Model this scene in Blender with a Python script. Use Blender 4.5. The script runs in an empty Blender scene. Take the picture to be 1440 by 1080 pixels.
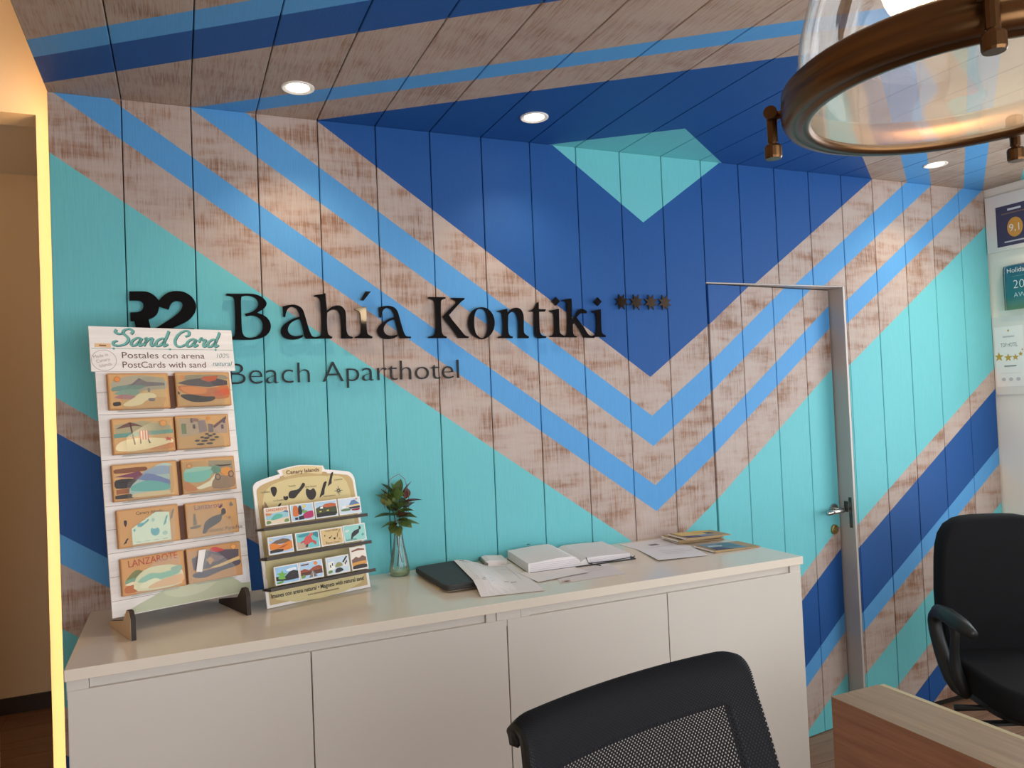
import bpy, math, random
from mathutils import Matrix, Vector
random.seed(7)
C = bpy.context.scene.collection
R = math.radians
def S(r, g, b):
    """sRGB 0-255 to linear"""
    f = lambda c: (c/255/12.92) if c/255 <= .04045 else ((c/255+.055)/1.055)**2.4
    return (f(r), f(g), f(b), 1.0)
# ------------------------------------------------------------------ camera, world, lights, exposure
sc = bpy.context.scene
cam_d = bpy.data.cameras.new('camera'); cam = bpy.data.objects.new('camera', cam_d); C.objects.link(cam)
cam_d.sensor_fit = 'HORIZONTAL'; cam_d.sensor_width = 36.0; cam_d.lens = 1080.008/1440*36.0
cam_d.clip_start = .02
_r = [[0.9167064457577487, -0.3973194215877439, -0.04226783097513225], [-0.029275390391787663, 0.038712121874063574, -0.9988214670988083], [0.39848744500118216, 0.9168634843035001, 0.023855970473690133]]
cam.matrix_world = Matrix(((_r[0][0], -_r[1][0], -_r[2][0], 0.33758), (_r[0][1], -_r[1][1], -_r[2][1], -2.64021), (_r[0][2], -_r[1][2], -_r[2][2], 1.52618), (0, 0, 0, 1)))
sc.camera = cam
sc.view_settings.view_transform = 'Standard'; sc.view_settings.look = 'None'
sc.view_settings.gamma = 1.0; sc.view_settings.use_curve_mapping = False
sc.view_settings.exposure = 0.0
w = bpy.data.worlds.new('sky'); sc.world = w; w.use_nodes = True
w.node_tree.nodes['Background'].inputs[0].default_value = (.75, .87, 1.0, 1); w.node_tree.nodes['Background'].inputs[1].default_value = 2.0
def area(name, loc, rot, sx, sy, power, col):
    l = bpy.data.lights.new(name, 'AREA'); l.shape = 'RECTANGLE'; l.size = sx; l.size_y = sy; l.energy = power; l.color = col
    o = bpy.data.objects.new(name, l); C.objects.link(o); o.location = loc; o.rotation_euler = rot
    return o
# daylight entering through the two windows (right wall, rear wall)
area('daylight_side_window', (4.19, -1.33, 1.6), (R(90), 0, R(90)), 1.7, 1.55, 29, (.97, .99, 1.0))
area('daylight_rear_window', (1.6, -3.70, 1.2), (R(90), 0, R(0)), 3.7, 1.7, 61, (1.0, .97, .95))
FLOOR = -.035
H = 2.5196
ZC = .953

# ------------------------------------------------------------------ materials
def mat(name, col, rough=.5, metal=0.0, **kw):
    m = bpy.data.materials.new(name); m.use_nodes = True
    b = m.node_tree.nodes['Principled BSDF']
    b.inputs['Base Color'].default_value = col if len(col) == 4 else (*col, 1)
    b.inputs['Roughness'].default_value = rough; b.inputs['Metallic'].default_value = metal
    for k, v in kw.items(): b.inputs[k.replace('_', ' ')].default_value = v
    return m
def nd(m, t, **kw):
    n = m.node_tree.nodes.new(t)
    for k, v in kw.items(): setattr(n, k, v)
    return n
def lk(m, a, b): m.node_tree.links.new(a, b)
def math_n(m, op, a, b=None):
    n = nd(m, 'ShaderNodeMath', operation=op)
    for i, v in enumerate((a, b)):
        if v is None: continue
        if isinstance(v, (int, float)): n.inputs[i].default_value = v
        else: lk(m, v, n.inputs[i])
    return n.outputs[0]
def noise(m, vec, scale, detail=4, rough=.6):
    n = nd(m, 'ShaderNodeTexNoise'); n.inputs['Scale'].default_value = scale; n.inputs['Detail'].default_value = detail; n.inputs['Roughness'].default_value = rough
    lk(m, vec, n.inputs['Vector']); return n.outputs['Fac']
def ramp(m, fac, stops, interp='LINEAR'):
    n = nd(m, 'ShaderNodeValToRGB'); cr = n.color_ramp; cr.interpolation = interp
    while len(cr.elements) > 1: cr.elements.remove(cr.elements[0])
    cr.elements[0].position = stops[0][0]; cr.elements[0].color = stops[0][1]
    for p, c in stops[1:]:
        e = cr.elements.new(p); e.color = c
    lk(m, fac, n.inputs[0]); return n
def mixc(m, fac, a, b):
    n = nd(m, 'ShaderNodeMix', data_type='RGBA')
    for i, v in ((0, fac), (6, a), (7, b)):
        if isinstance(v, (int, float)): n.inputs[i].default_value = v
        elif isinstance(v, tuple): n.inputs[i].default_value = v
        else: lk(m, v, n.inputs[i])
    return n.outputs[2]

TEAL = (.150, .535, .585, 1); LBLUE = (.095, .335, .68, 1); DBLUE = (.013, .088, .31, 1); WOOD = (0, 0, 0, 0)
def mural(name, slope, left, right=None, kg=.60, ks=.58, kb=.50, pale=(.50, .425, .39, 1)):
    """whitewashed timber with painted chevrons; UV = (metres from the left corner, metres from the wall-ceiling fold)"""
    m = bpy.data.materials.new(name); m.use_nodes = True
    b = m.node_tree.nodes['Principled BSDF']
    uv = nd(m, 'ShaderNodeUVMap'); sp = nd(m, 'ShaderNodeSeparateXYZ'); lk(m, uv.outputs[0], sp.inputs[0])
    x, d = sp.outputs[0], sp.outputs[1]
    off = math_n(m, 'SUBTRACT', x, 2.1)
    c = math_n(m, 'DIVIDE', math_n(m, 'ADD', d, math_n(m, 'MULTIPLY', math_n(m, 'ABSOLUTE', off), slope)), 4.5)
    def band(lst): return ramp(m, c, [(p/4.5, col) for p, col in lst], 'CONSTANT')
    rl = band(left); paint, alpha = rl.outputs[0], rl.outputs[1]
    if right:
        rr = band(right); side = math_n(m, 'GREATER_THAN', off, 0.0)
        paint = mixc(m, side, rl.outputs[0], rr.outputs[0])
        mx = nd(m, 'ShaderNodeMix', data_type='FLOAT'); lk(m, side, mx.inputs[0]); lk(m, rl.outputs[1], mx.inputs[2]); lk(m, rr.outputs[1], mx.inputs[3]); alpha = mx.outputs[0]
    oi = nd(m, 'ShaderNodeObjectInfo')
    rnd = math_n(m, 'MULTIPLY', oi.outputs['Random'], 40.0)
    def vec(kx, kd):
        cb = nd(m, 'ShaderNodeCombineXYZ')
        lk(m, math_n(m, 'MULTIPLY', x, kx), cb.inputs[0]); lk(m, math_n(m, 'MULTIPLY', d, kd), cb.inputs[1]); lk(m, rnd, cb.inputs[2]); return cb.outputs[0]
    grain = noise(m, vec(210, 9), 1.0, 5, .72)
    fine = noise(m, vec(480, 14), 1.0, 3, .6)
    saw = noise(m, vec(4.2, 26), 1.0, 4, .6)
    blot = noise(m, vec(5, 7), 1.0, 4, .55)
    cover = math_n(m, 'ADD', math_n(m, 'ADD', math_n(m, 'MULTIPLY', grain, kg), math_n(m, 'MULTIPLY', saw, ks)), math_n(m, 'ADD', math_n(m, 'MULTIPLY', blot, kb), math_n(m, 'MULTIPLY', fine, .30)))
    mean = (kg+ks+kb+.30)*.5
    wash = ramp(m, math_n(m, 'ADD', math_n(m, 'MULTIPLY', math_n(m, 'SUBTRACT', cover, mean), 1.0), .5), [(.31, (0, 0, 0, 1)), (.41, (.40, .40, .40, 1)), (.49, (.78, .78, .78, 1)), (.66, (1, 1, 1, 1))])
    tone = ramp(m, blot, [(.3, (.25, .115, .062, 1)), (.52, (.36, .175, .095, 1)), (.72, (.42, .22, .125, 1))])
    tone2 = mixc(m, math_n(m, 'MULTIPLY', grain, .4), tone.outputs[0], (.13, .070, .042, 1))
    wood = mixc(m, math_n(m, 'MULTIPLY', wash.outputs[0], .88), tone2, pale)
    pv = ramp(m, fine, [(.25, (.90, .90, .90, 1)), (.7, (1, 1, 1, 1))])
    pm = nd(m, 'ShaderNodeMix', data_type='RGBA', blend_type='MULTIPLY'); pm.inputs[0].default_value = 1
    lk(m, paint, pm.inputs[6]); lk(m, pv.outputs[0], pm.inputs[7])
    lk(m, mixc(m, alpha, wood, pm.outputs[2]), b.inputs['Base Color'])
    b.inputs['Roughness'].default_value = .55; b.inputs['Specular IOR Level'].default_value = .28
    bp = nd(m, 'ShaderNodeBump'); bp.inputs['Strength'].default_value = .25; bp.inputs['Distance'].default_value = .003
    lk(m, cover, bp.inputs['Height']); lk(m, bp.outputs[0], b.inputs['Normal'])
    return m
WB = [(0, TEAL), (.277, DBLUE), (.903, WOOD), (1.07, LBLUE), (1.178, WOOD), (1.342, LBLUE), (1.442, WOOD), (1.637, TEAL), (2.38, WOOD), (2.482, DBLUE), (2.78, LBLUE), (2.878, WOOD), (3.072, TEAL), (3.293, WOOD), (3.437, DBLUE), (3.57, WOOD)]
CL = [(0, TEAL), (.30, DBLUE), (.952, WOOD), (1.135, LBLUE), (1.237, WOOD), (1.605, DBLUE), (1.785, LBLUE), (1.895, WOOD)]
CR_ = [(0, TEAL), (.30, DBLUE), (.952, WOOD), (1.135, LBLUE), (1.25, WOOD), (1.43, LBLUE), (1.545, WOOD), (1.73, TEAL), (2.4, WOOD)]
M = {}
M['mural_wall'] = mural('mural_wall', .70, WB)
M['mural_ceiling'] = mural('mural_ceiling', .735, CL, CR_, .75, .12, .30, (.47, .39, .33, 1))
M['groove'] = mat('dark_backing', (.012, .012, .014), .9)
M['cream'] = mat('cream_plaster', S(236, 214, 178), .8)
M['white_wall'] = mat('white_plaster', S(250, 244, 232), .8)
M['dim_wall'] = mat('dark_taupe_wall', S(120, 110, 100), .8)
M['white_ceiling'] = mat('white_ceiling_paint', S(235, 230, 220), .85)
M['counter'] = mat('warm_white_lacquer', S(206, 198, 188), .34)
M['counter_top'] = mat('glossy_white_top', S(224, 212, 196), .17, 0, Specular_IOR_Level=.35)
M['gap'] = mat('dark_gap', (.02, .016, .012), .9)
M['jamb'] = mat('grey_metal_jamb', S(186, 176, 170), .4, .1)
M['steel'] = mat('brushed_steel', S(205, 203, 200), .22, 1.0)
M['darksteel'] = mat('dark_steel', S(95, 95, 92), .35, .9)
M['brass'] = mat('old_brass', S(176, 148, 96), .3, 1.0)
M['bronze'] = mat('antique_bronze', S(104, 74, 46), .33, .9)
M['acrylic'] = mat('black_acrylic', (.010, .009, .010), .05, 0, Specular_IOR_Level=.14)
M['sign_dark'] = mat('dark_satin_letter', (.014, .016, .018), .45, 0, Specular_IOR_Level=.2)
M['chrome'] = mat('dark_chrome', S(112, 104, 98), .08, 1.0)
M['black_plastic'] = mat('black_plastic', (.014, .0155, .0165), .42, 0, Specular_IOR_Level=.35)
M['black_cloth'] = mat('black_fabric', (.0085, .0085, .010), .92, 0, Specular_IOR_Level=.2)
M['paper'] = mat('white_paper', S(226, 220, 220), .75)
M['card_tan'] = mat('tan_wooden_card', S(196, 142, 86), .6)
M['white_card'] = mat('white_card', S(238, 232, 226), .5)
M['ply'] = mat('pale_plywood', S(205, 180, 150), .6)
M['ply_edge_shade'] = mat('burnt_edge_shaded_ply', (.035, .022, .016), .7)
M['slate'] = mat('dark_grey_shell', S(62, 62, 62), .6, 0, Specular_IOR_Level=.25)
M['shelf'] = mat('dark_brown_shelf', (.045, .032, .026), .5)
M['leaf'] = mat('dark_green_leaf', S(84, 106, 54), .4)
M['leaf_red'] = mat('reddish_leaf', S(104, 62, 48), .42)
M['leaf_pale'] = mat('olive_leaf', S(118, 126, 66), .42)
M['stem'] = mat('brown_stem', S(66, 52, 38), .6)
M['wire'] = mat('pink_wire', S(120, 62, 66), .4)
M['water'] = mat('greenish_water', S(200, 215, 160), .02, 0, Transmission_Weight=1.0, IOR=1.33)
M['leaflet_tan'] = mat('tan_leaflet', S(168, 140, 100), .5)
M['navy_poster'] = mat('navy_poster', S(70, 68, 96), .5)
M['door_dark'] = mat('light_block_black', (.03, .03, .03), .9)
def glass(name, tint=(1, 1, 1, 1), rough=0.0, haze=0.0, refl=1.0):
    """thin clear sheet: fresnel reflection over straight-through transmission"""
    m = bpy.data.materials.new(name); m.use_nodes = True; nt = m.node_tree
    for n in list(nt.nodes): nt.nodes.remove(n)
    out = nd(m, 'ShaderNodeOutputMaterial'); tr = nd(m, 'ShaderNodeBsdfTransparent'); tr.inputs[0].default_value = tint
    gl = nd(m, 'ShaderNodeBsdfGlossy'); gl.inputs['Roughness'].default_value = rough
    fr = nd(m, 'ShaderNodeFresnel'); fr.inputs[0].default_value = 1.5
    mx = nd(m, 'ShaderNodeMixShader'); lk(m, math_n(m, 'MULTIPLY', fr.outputs[0], refl), mx.inputs[0])
    base = tr.outputs[0]
    if haze:
        df = nd(m, 'ShaderNodeBsdfTranslucent'); df.inputs[0].default_value = (.9, .88, .82, 1)
        d2 = nd(m, 'ShaderNodeBsdfDiffuse'); d2.inputs[0].default_value = (.9, .88, .82, 1)
        ad = nd(m, 'ShaderNodeMixShader'); ad.inputs[0].default_value = .5; lk(m, df.outputs[0], ad.inputs[1]); lk(m, d2.outputs[0], ad.inputs[2])
        m2 = nd(m, 'ShaderNodeMixShader'); m2.inputs[0].default_value = haze; lk(m, tr.outputs[0], m2.inputs[1]); lk(m, ad.outputs[0], m2.inputs[2]); base = m2.outputs[0]
    lk(m, base, mx.inputs[1]); lk(m, gl.outputs[0], mx.inputs[2]); lk(m, mx.outputs[0], out.inputs[0])
    return m
M['pocket'] = glass('clear_acrylic', (.97, .98, .97, 1), .12, .06, .25)
M['vase_glass'] = glass('clear_vase_glass', (.99, .995, .99, 1), 0, .05, .9)
M['pane'] = glass('window_pane', (.97, .99, 1, 1), 0)
M['lamp_glass'] = glass('clear_lamp_glass', (.985, .985, .98, 1), .02, .015, .8)
M['lamp_lens'] = glass('ribbed_lamp_lens', (.95, .95, .93, 1), .05, .30, 2.4)
def emit(name, col, s):
    m = bpy.data.materials.new(name); m.use_nodes = True; b = m.node_tree.nodes['Principled BSDF']
    b.inputs['Base Color'].default_value = (.8, .8, .8, 1); b.inputs['Emission Color'].default_value = (*col, 1); b.inputs['Emission Strength'].default_value = s
    return m
M['bulb'] = emit('warm_bulb', (1, .72, .42), 25)
M['led'] = emit('warm_led', (1, .58, .26), 12.5)
M['led_soft'] = emit('warm_led_soft', (1, .56, .25), 26)
M['downlight'] = emit('downlight_lens', (1, .85, .62), 14)
def col_attr(name, rough):
    m = mat(name, (1, 1, 1), rough); a = nd(m, 'ShaderNodeVertexColor', layer_name='Col')
    lk(m, a.outputs[0], m.node_tree.nodes['Principled BSDF'].inputs['Base Color']); return m
M['print'] = col_attr('printed_ink', .5)
def wood_mat(name, c1, c2, axis, rough=.5, k=(60, 3)):
    m = mat(name, c1, rough); b = m.node_tree.nodes['Principled BSDF']
    tc = nd(m, 'ShaderNodeTexCoord'); mp = nd(m, 'ShaderNodeMapping'); lk(m, tc.outputs['Object'], mp.inputs[0])
    s = [k[0]]*3; s[axis] = k[1]; mp.inputs['Scale'].default_value = s
    oi = nd(m, 'ShaderNodeObjectInfo'); cb = nd(m, 'ShaderNodeCombineXYZ'); lk(m, math_n(m, 'MULTIPLY', oi.outputs['Random'], 30), cb.inputs[2]); lk(m, cb.outputs[0], mp.inputs[1])
    n = noise(m, mp.outputs[0], 1.0, 6, .65)
    r = ramp(m, n, [(.3, c1), (.7, c2)]); lk(m, r.outputs[0], b.inputs['Base Color'])
    return m
M['desk_wood'] = wood_mat('oak_veneer_end', S(122, 80, 58), S(156, 108, 80), 1, .5)
M['desk_top'] = wood_mat('oak_veneer_top', S(132, 104, 76), S(164, 132, 100), 1, .42)
M['desk_lip'] = wood_mat('pale_oak_edge', S(176, 154, 112), S(200, 180, 140), 1, .4)
M['floor'] = wood_mat('brown_floor_board', S(118, 86, 66), S(150, 116, 92), 0, .35, (30, 2))
M['whitewash'] = wood_mat('white_painted_board', S(226, 218, 212), S(240, 234, 228), 0, .6, (90, 4))

# ------------------------------------------------------------------ mesh helpers
class MB:
    def __init__(s): s.v, s.f, s.c = [], [], []
    def add(s, verts, faces, col=None):
        o = len(s.v); s.v += [tuple(p) for p in verts]
        for f in faces: s.f.append(tuple(i+o for i in f)); s.c.append(col)
        return s
    def box(s, x0, x1, y0, y1, z0, z1, col=None):
        v = [(x, y, z) for z in (z0, z1) for y in (y0, y1) for x in (x0, x1)]
        return s.add(v, [(0, 2, 3, 1), (4, 5, 7, 6), (0, 1, 5, 4), (2, 6, 7, 3), (0, 4, 6, 2), (1, 3, 7, 5)], col)
    def prism(s, poly, f0, f1, col=None):
        """poly: 2D loop; f0/f1 map (a,b) to the two end faces"""
        n = len(poly); v = [f0(*p) for p in poly] + [f1(*p) for p in poly]
        return s.add(v, [tuple(range(n-1, -1, -1)), tuple(range(n, 2*n))] + [(i, (i+1) % n, n+(i+1) % n, n+i) for i in range(n)], col)
    def flat(s, pts, col=None): return s.add(pts, [tuple(range(len(pts)))], col)
    def tube(s, path, rad, n=8, closed=False, caps=True, col=None):
        P = [Vector(p) for p in path]; k = len(P); rs = rad if isinstance(rad, (list, tuple)) else [rad]*k
        vs, up = [], None
        for i, p in enumerate(P):
            a = P[(i-1) % k] if (closed or i > 0) else p; b = P[(i+1) % k] if (closed or i < k-1) else p
            t = (b-a).normalized()
            if up is None: up = Vector((0, 0, 1)) if abs(t.z) < .9 else Vector((1, 0, 0))
            x = t.cross(up).normalized(); up = x.cross(t).normalized()
            for j in range(n):
                an = 2*math.pi*j/n; vs.append(p + (x*math.cos(an) + up*math.sin(an))*rs[i])
        fs = []
        for i in range(k if closed else k-1):
            for j in range(n): fs.append((i*n+j, i*n+(j+1) % n, ((i+1) % k)*n+(j+1) % n, ((i+1) % k)*n+j))
        if caps and not closed: fs += [tuple(range(n-1, -1, -1)), tuple(range((k-1)*n, k*n))]
        return s.add(vs, fs, col)
    def lathe(s, prof, n=24, closed=False, c=(0, 0, 0), col=None):
        vs = [(c[0]+r*math.cos(2*math.pi*j/n), c[1]+r*math.sin(2*math.pi*j/n), c[2]+z) for r, z in prof for j in range(n)]
        k = len(prof); fs = []
        for i in range(k if closed else k-1):
            for j in range(n): fs.append((i*n+j, i*n+(j+1) % n, ((i+1) % k)*n+(j+1) % n, ((i+1) % k)*n+j))
        return s.add(vs, fs, col)
    def grid(s, fn, nu, nv, thick=None, col=None):
        vs = [fn(i/(nu-1), j/(nv-1)) for j in range(nv) for i in range(nu)]
        return s.add(vs, [(j*nu+i, j*nu+i+1, (j+1)*nu+i+1, (j+1)*nu+i) for j in range(nv-1) for i in range(nu-1)], col)
    def build(s, name, m, parent=None, smooth=False, uv=None, bevel=0, solid=0, sub=0, loc=None):
        me = bpy.data.meshes.new(name); me.from_pydata(s.v, [], s.f); me.update()
        if any(c is not None for c in s.c):
            at = me.color_attributes.new('Col', 'FLOAT_COLOR', 'CORNER')
            for p, c in zip(me.polygons, s.c):
                for li in p.loop_indices: at.data[li].color = c or (1, 1, 1, 1)
        if uv:
            ul = me.uv_layers.new(name='UVMap')
            for l in me.loops: ul.data[l.index].uv = uv(*me.vertices[l.vertex_index].co)
        me.materials.append(M[m] if isinstance(m, str) else m)
        if smooth:
            for p in me.polygons: p.use_smooth = True
        o = bpy.data.objects.new(name, me); C.objects.link(o); o.parent = parent
        if loc: o.location = loc
        if solid: md = o.modifiers.new('solid', 'SOLIDIFY'); md.thickness = solid; md.offset = 0
        if bevel: md = o.modifiers.new('bevel', 'BEVEL'); md.width = bevel; md.segments = 2; md.limit_method = 'ANGLE'; md.angle_limit = R(40)
        if sub: md = o.modifiers.new('sub', 'SUBSURF'); md.levels = sub; md.render_levels = sub
        return o
def tag(o, label=None, cat=None, group=None, kind=None):
    if label: o['label'] = label
    if cat: o['category'] = cat
    if group: o['group'] = group
    if kind: o['kind'] = kind
    return o
def thing(name, label, cat, loc=(0, 0, 0), rot=(0, 0, 0), group=None):
    o = bpy.data.objects.new(name, None); C.objects.link(o); o.location = loc; o.rotation_euler = rot; o.empty_display_size = .05
    return tag(o, label, cat, group)
def struct(name, mb, m, parent=None, label=None, **kw):
    o = mb.build(name, m, parent, **kw); o['kind'] = 'structure'
    if label: o['label'] = label
    return o
def smooth_loop(pts, sub=5, closed=True):
    """Catmull-Rom through the points, points flagged with a third value stay sharp"""
    n = len(pts); out = []
    for i in range(n if closed else n-1):
        p0, p1, p2, p3 = pts[(i-1) % n], pts[i], pts[(i+1) % n], pts[(i+2) % n]
        if not closed:
            if i == 0: p0 = p1
            if i == n-2: p3 = p2
        a = (0, 0) if len(p1) > 2 else ((p2[0]-p0[0])/2, (p2[1]-p0[1])/2)
        b = (0, 0) if len(p2) > 2 else ((p3[0]-p1[0])/2, (p3[1]-p1[1])/2)
        d = math.hypot(p2[0]-p1[0], p2[1]-p1[1])
        def cl(v):
            L = math.hypot(*v); return v if L < d*1.3 or L == 0 else (v[0]*d*1.3/L, v[1]*d*1.3/L)
        a, b = cl(a), cl(b)
        if len(p1) > 2 and len(p2) > 2: out.append((p1[0], p1[1])); continue
        if len(p1) > 2: a = ((p2[0]-p1[0])*1.0 - b[0]*.0, (p2[1]-p1[1])*1.0)
        if len(p2) > 2: b = ((p2[0]-p1[0])*1.0, (p2[1]-p1[1])*1.0)
        for k in range(sub):
            t = k/sub; h1 = 2*t**3-3*t*t+1; h2 = -2*t**3+3*t*t; h3 = t**3-2*t*t+t; h4 = t**3-t*t
            out.append((h1*p1[0]+h2*p2[0]+h3*a[0]+h4*b[0], h1*p1[1]+h2*p2[1]+h3*a[1]+h4*b[1]))
    if not closed: out.append((pts[-1][0], pts[-1][1]))
    return out
def curve_mesh(loops, depth, bevel=0.0):
    """filled 2D outline (holes allowed) -> (verts, faces), local x, y in the plane, z = thickness"""
    cu = bpy.data.curves.new('tmp', 'CURVE'); cu.dimensions = '2D'; cu.fill_mode = 'BOTH'; cu.extrude = depth/2; cu.bevel_depth = bevel; cu.bevel_resolution = 0
    for lp in loops:
        sp = cu.splines.new('POLY'); sp.points.add(len(lp)-1); sp.use_cyclic_u = True
        for p, q in zip(sp.points, lp): p.co = (q[0], q[1], 0, 1)
    return _tomesh(cu)
def _tomesh(cu):
    o = bpy.data.objects.new('tmp', cu); C.objects.link(o)
    dg = bpy.context.evaluated_depsgraph_get(); e = o.evaluated_get(dg); me = e.to_mesh()
    v = [tuple(p.co) for p in me.vertices]; f = [tuple(p.vertices) for p in me.polygons]
    e.to_mesh_clear(); bpy.data.objects.remove(o); bpy.data.curves.remove(cu)
    return v, f
_tc = {}
def text_mesh(s, size, depth=0.0, align='CENTER', offset=0.0, shear=0.0, space=1.0):
    key = (s, size, depth, align, offset, shear, space)
    if key not in _tc:
        cu = bpy.data.curves.new('tmp', 'FONT'); cu.body = s; cu.size = size; cu.extrude = depth/2; cu.align_x = align; cu.offset = offset; cu.shear = shear; cu.space_character = space; cu.resolution_u = 4
        _tc[key] = _tomesh(cu)
    return _tc[key]
def put_text(mb, s, size, x, z, y, col, align='CENTER', rot=0.0, fit=None, **kw):
    """flat lettering on the plane y=const, reading along +x, up +z"""
    v, f = text_mesh(s, size, align=align, **kw)
    k = 1.0
    if fit:
        wdt = max(p[0] for p in v)-min(p[0] for p in v); k = fit/wdt
    ca, sa = math.cos(rot), math.sin(rot)
    mb.add([(x+(p[0]*k)*ca-p[1]*sa, y, z+(p[0]*k)*sa+p[1]*ca) for p in v], f, col)
def ellipse(cx, cz, rx, rz, n=14): return [(cx+rx*math.cos(2*math.pi*i/n), cz+rz*math.sin(2*math.pi*i/n)) for i in range(n)]
class Print:
    """flat ink layers in front of a face y=y0, normalised 0..1 coordinates on a rectangle"""
    def __init__(s, x0, x1, z0, z1, y0): s.b = MB(); s.r = (x0, x1, z0, z1); s.y = y0; s.k = 0
    def p(s, col, pts, smooth=False):
        if smooth: pts = smooth_loop(pts, 3)
        x0, x1, z0, z1 = s.r; s.k += 1; y = s.y-.00012*s.k
        s.b.add([(x0+(x1-x0)*min(1, max(0, a)), y, z0+(z1-z0)*min(1, max(0, b))) for a, b in [q[:2] for q in pts]], [tuple(range(len(pts)))], S(*col)); return s
    def t(s, col, txt, size, a, b, **kw):
        x0, x1, z0, z1 = s.r; s.k += 1; put_text(s.b, txt, size, x0+(x1-x0)*a, z0+(z1-z0)*b, s.y-.00012*s.k, S(*col), **kw); return s
    def done(s, parent, name='picture'):
        bm_fix(s.b); return s.b.build(name, 'print', parent)
def bm_fix(mb): pass

# ------------------------------------------------------------------ room shell
floor = struct('floor', MB().box(-2.6, 4.4, -3.9, 3.0, FLOOR-.10, FLOOR-.008), 'gap')
_bm = {}
def shared(name, key, make, m, parent, loc=(0, 0, 0), rot=(0, 0, 0), uv=None, smooth=False):
    """one mesh per key, linked copies at loc"""
    if key not in _bm: _bm[key] = make().build(name, m, parent, smooth=smooth, uv=uv); o = _bm[key]
    else: o = _bm[key].copy(); C.objects.link(o); o.parent = parent
    o.location = loc; o.rotation_euler = rot; return o
for j in range(24):
    y = -1.75+j*.2; x = -2.55+(j % 3)*.4-.8
    while x < 4.38:
        a, b = max(x, -2.55), min(x+1.2, 4.38)
        if b-a > .05: shared('floor_board', ('fb', round(b-a, 2)), lambda L=b-a: MB().box(.0015, L-.0015, .0015, .1985, -.008, 0), 'floor', floor, (a, y, FLOOR))
        x += 1.2
struct('floor_rear', MB().box(-2.55, 4.38, -3.9, -1.75, FLOOR-.008, FLOOR), 'floor')
# back wall: dark backing board carrying the painted planks
X0, X1 = 0.0, 4.2
DX0, DX1, DZ = 2.40, 3.19, 2.0
wall = struct('wall_back', MB().box(0, DX0, .016, .034, 0, H).box(DX1, 4.206, .016, .034, 0, H).box(DX0, DX1, .016, .034, DZ, H), 'groove')
def plank_poly(w, t=.016, g=.0015, c=.002):
    return [(g, t), (g, c), (g+c, 0), (w-g-c, 0), (w-g, c), (w-g, t)]
def wall_plank(x, z0, z1, w=.2, parent=None, name='plank'):
    mb = MB().prism(plank_poly(w), lambda a, b: (x+a, b, z0), lambda a, b: (x+a, b, z1))
    return mb.build(name, 'mural_wall', parent, uv=lambda X, Y, Z: (X, H-Z))
for i in range(21):
    x = i*.2
    if DX0-.01 <= x < DX1-.01: wall_plank(x, DZ+.001, H-.001, .2 if i != 15 else .2, wall)
    else: wall_plank(x, 0.0, H-.001, .2, wall)
wall_plank(DX1, 0, DZ, .0115, wall)
struct('baseboard_back', MB().box(0, DX0, .02, .034, FLOOR, 0).box(DX1, 4.2, .02, .034, FLOOR, 0), 'gap')
struct('wall_back_masonry', MB().box(.08, DX0-.02, .034, .12, FLOOR, 2.9).box(DX1+.02, 4.4, .034, .2, FLOOR, 2.9).box(DX0-.02, DX1+.02, .034, .2, DZ+.02, 2.9), 'white_wall')
# ceiling planks
ceil = struct('ceiling', MB().box(0, 4.206, -3.7, .034, H+.016, H+.03), 'groove')
for i in range(21):
    x = i*.2
    MB().prism(plank_poly(.2), lambda a, b: (x+a, .012, H+b), lambda a, b: (x+a, -3.7, H+b)).build('plank', 'mural_ceiling', ceil, uv=lambda X, Y, Z: (X, max(0, -Y)))
struct('ceiling_upper', MB().box(-2.6, 4.4, -3.9, 3.0, 2.9, 3.0), 'white_ceiling')
# cream wall and passage on the left, lit by the strip hidden behind the panel edge
YC = .12
struct('wall_left_cream', MB().box(-.046, .3, YC, YC+.12, FLOOR, 2.9).box(-2.5, -.046, YC, YC+.12, 2.487, 2.9), 'cream', label='cream wall beside the painted planks with a tall passage opening')
struct('wall_passage_end', MB().box(-2.6, .6, 2.3, 2.4, FLOOR, 2.9), 'cream')
struct('baseboard_passage', MB().box(-2.5, .2, 2.285, 2.3, FLOOR, .05), 'shelf')
struct('wall_passage_right', MB().box(.1, .2, YC+.12, 2.3, FLOOR, 2.9), 'cream')
struct('wall_left', MB().box(-2.6, -2.5, -3.9, 2.4, FLOOR, 2.9), 'cream')
struct('trim_1', MB().box(-1.3, -.36, 1.0, 1.06, FLOOR, 2.487), 'cream', label='plain cream partition inside the passage')
# right wall with a window beyond the frame edge, rear wall with a wide window
def wall_open(name, axis, at, th, a0, a1, o0, o1, z0, z1, m):
    mb = MB()
    for (p0, p1, q0, q1) in ((a0, o0, FLOOR, 2.9), (o1, a1, FLOOR, 2.9), (o0, o1, FLOOR, z0), (o0, o1, z1, 2.9)):
        mb.box(at, at+th, p0, p1, q0, q1) if axis == 'x' else mb.box(p0, p1, at, at+th, q0, q1)
    return struct(name, mb, m)
wall_open('wall_right', 'x', 4.206, .12, -3.9, .034, -2.2, -.46, .8, 2.4, 'white_wall')
wall_open('wall_rear', 'y', -3.9, .1, -2.6, 4.4, -.3, 3.5, .3, 2.1, 'dim_wall')
wn = struct('window_1', MB().box(4.206, 4.26, -2.2, -2.15, .8, 2.4).box(4.206, 4.26, -.51, -.46, .8, 2.4).box(4.206, 4.26, -2.15, -.51, .8, .85).box(4.206, 4.26, -2.15, -.51, 2.35, 2.4), 'jamb')
MB().box(4.23, 4.236, -2.15, -.51, .85, 2.35).build('pane', 'pane', wn)
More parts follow.
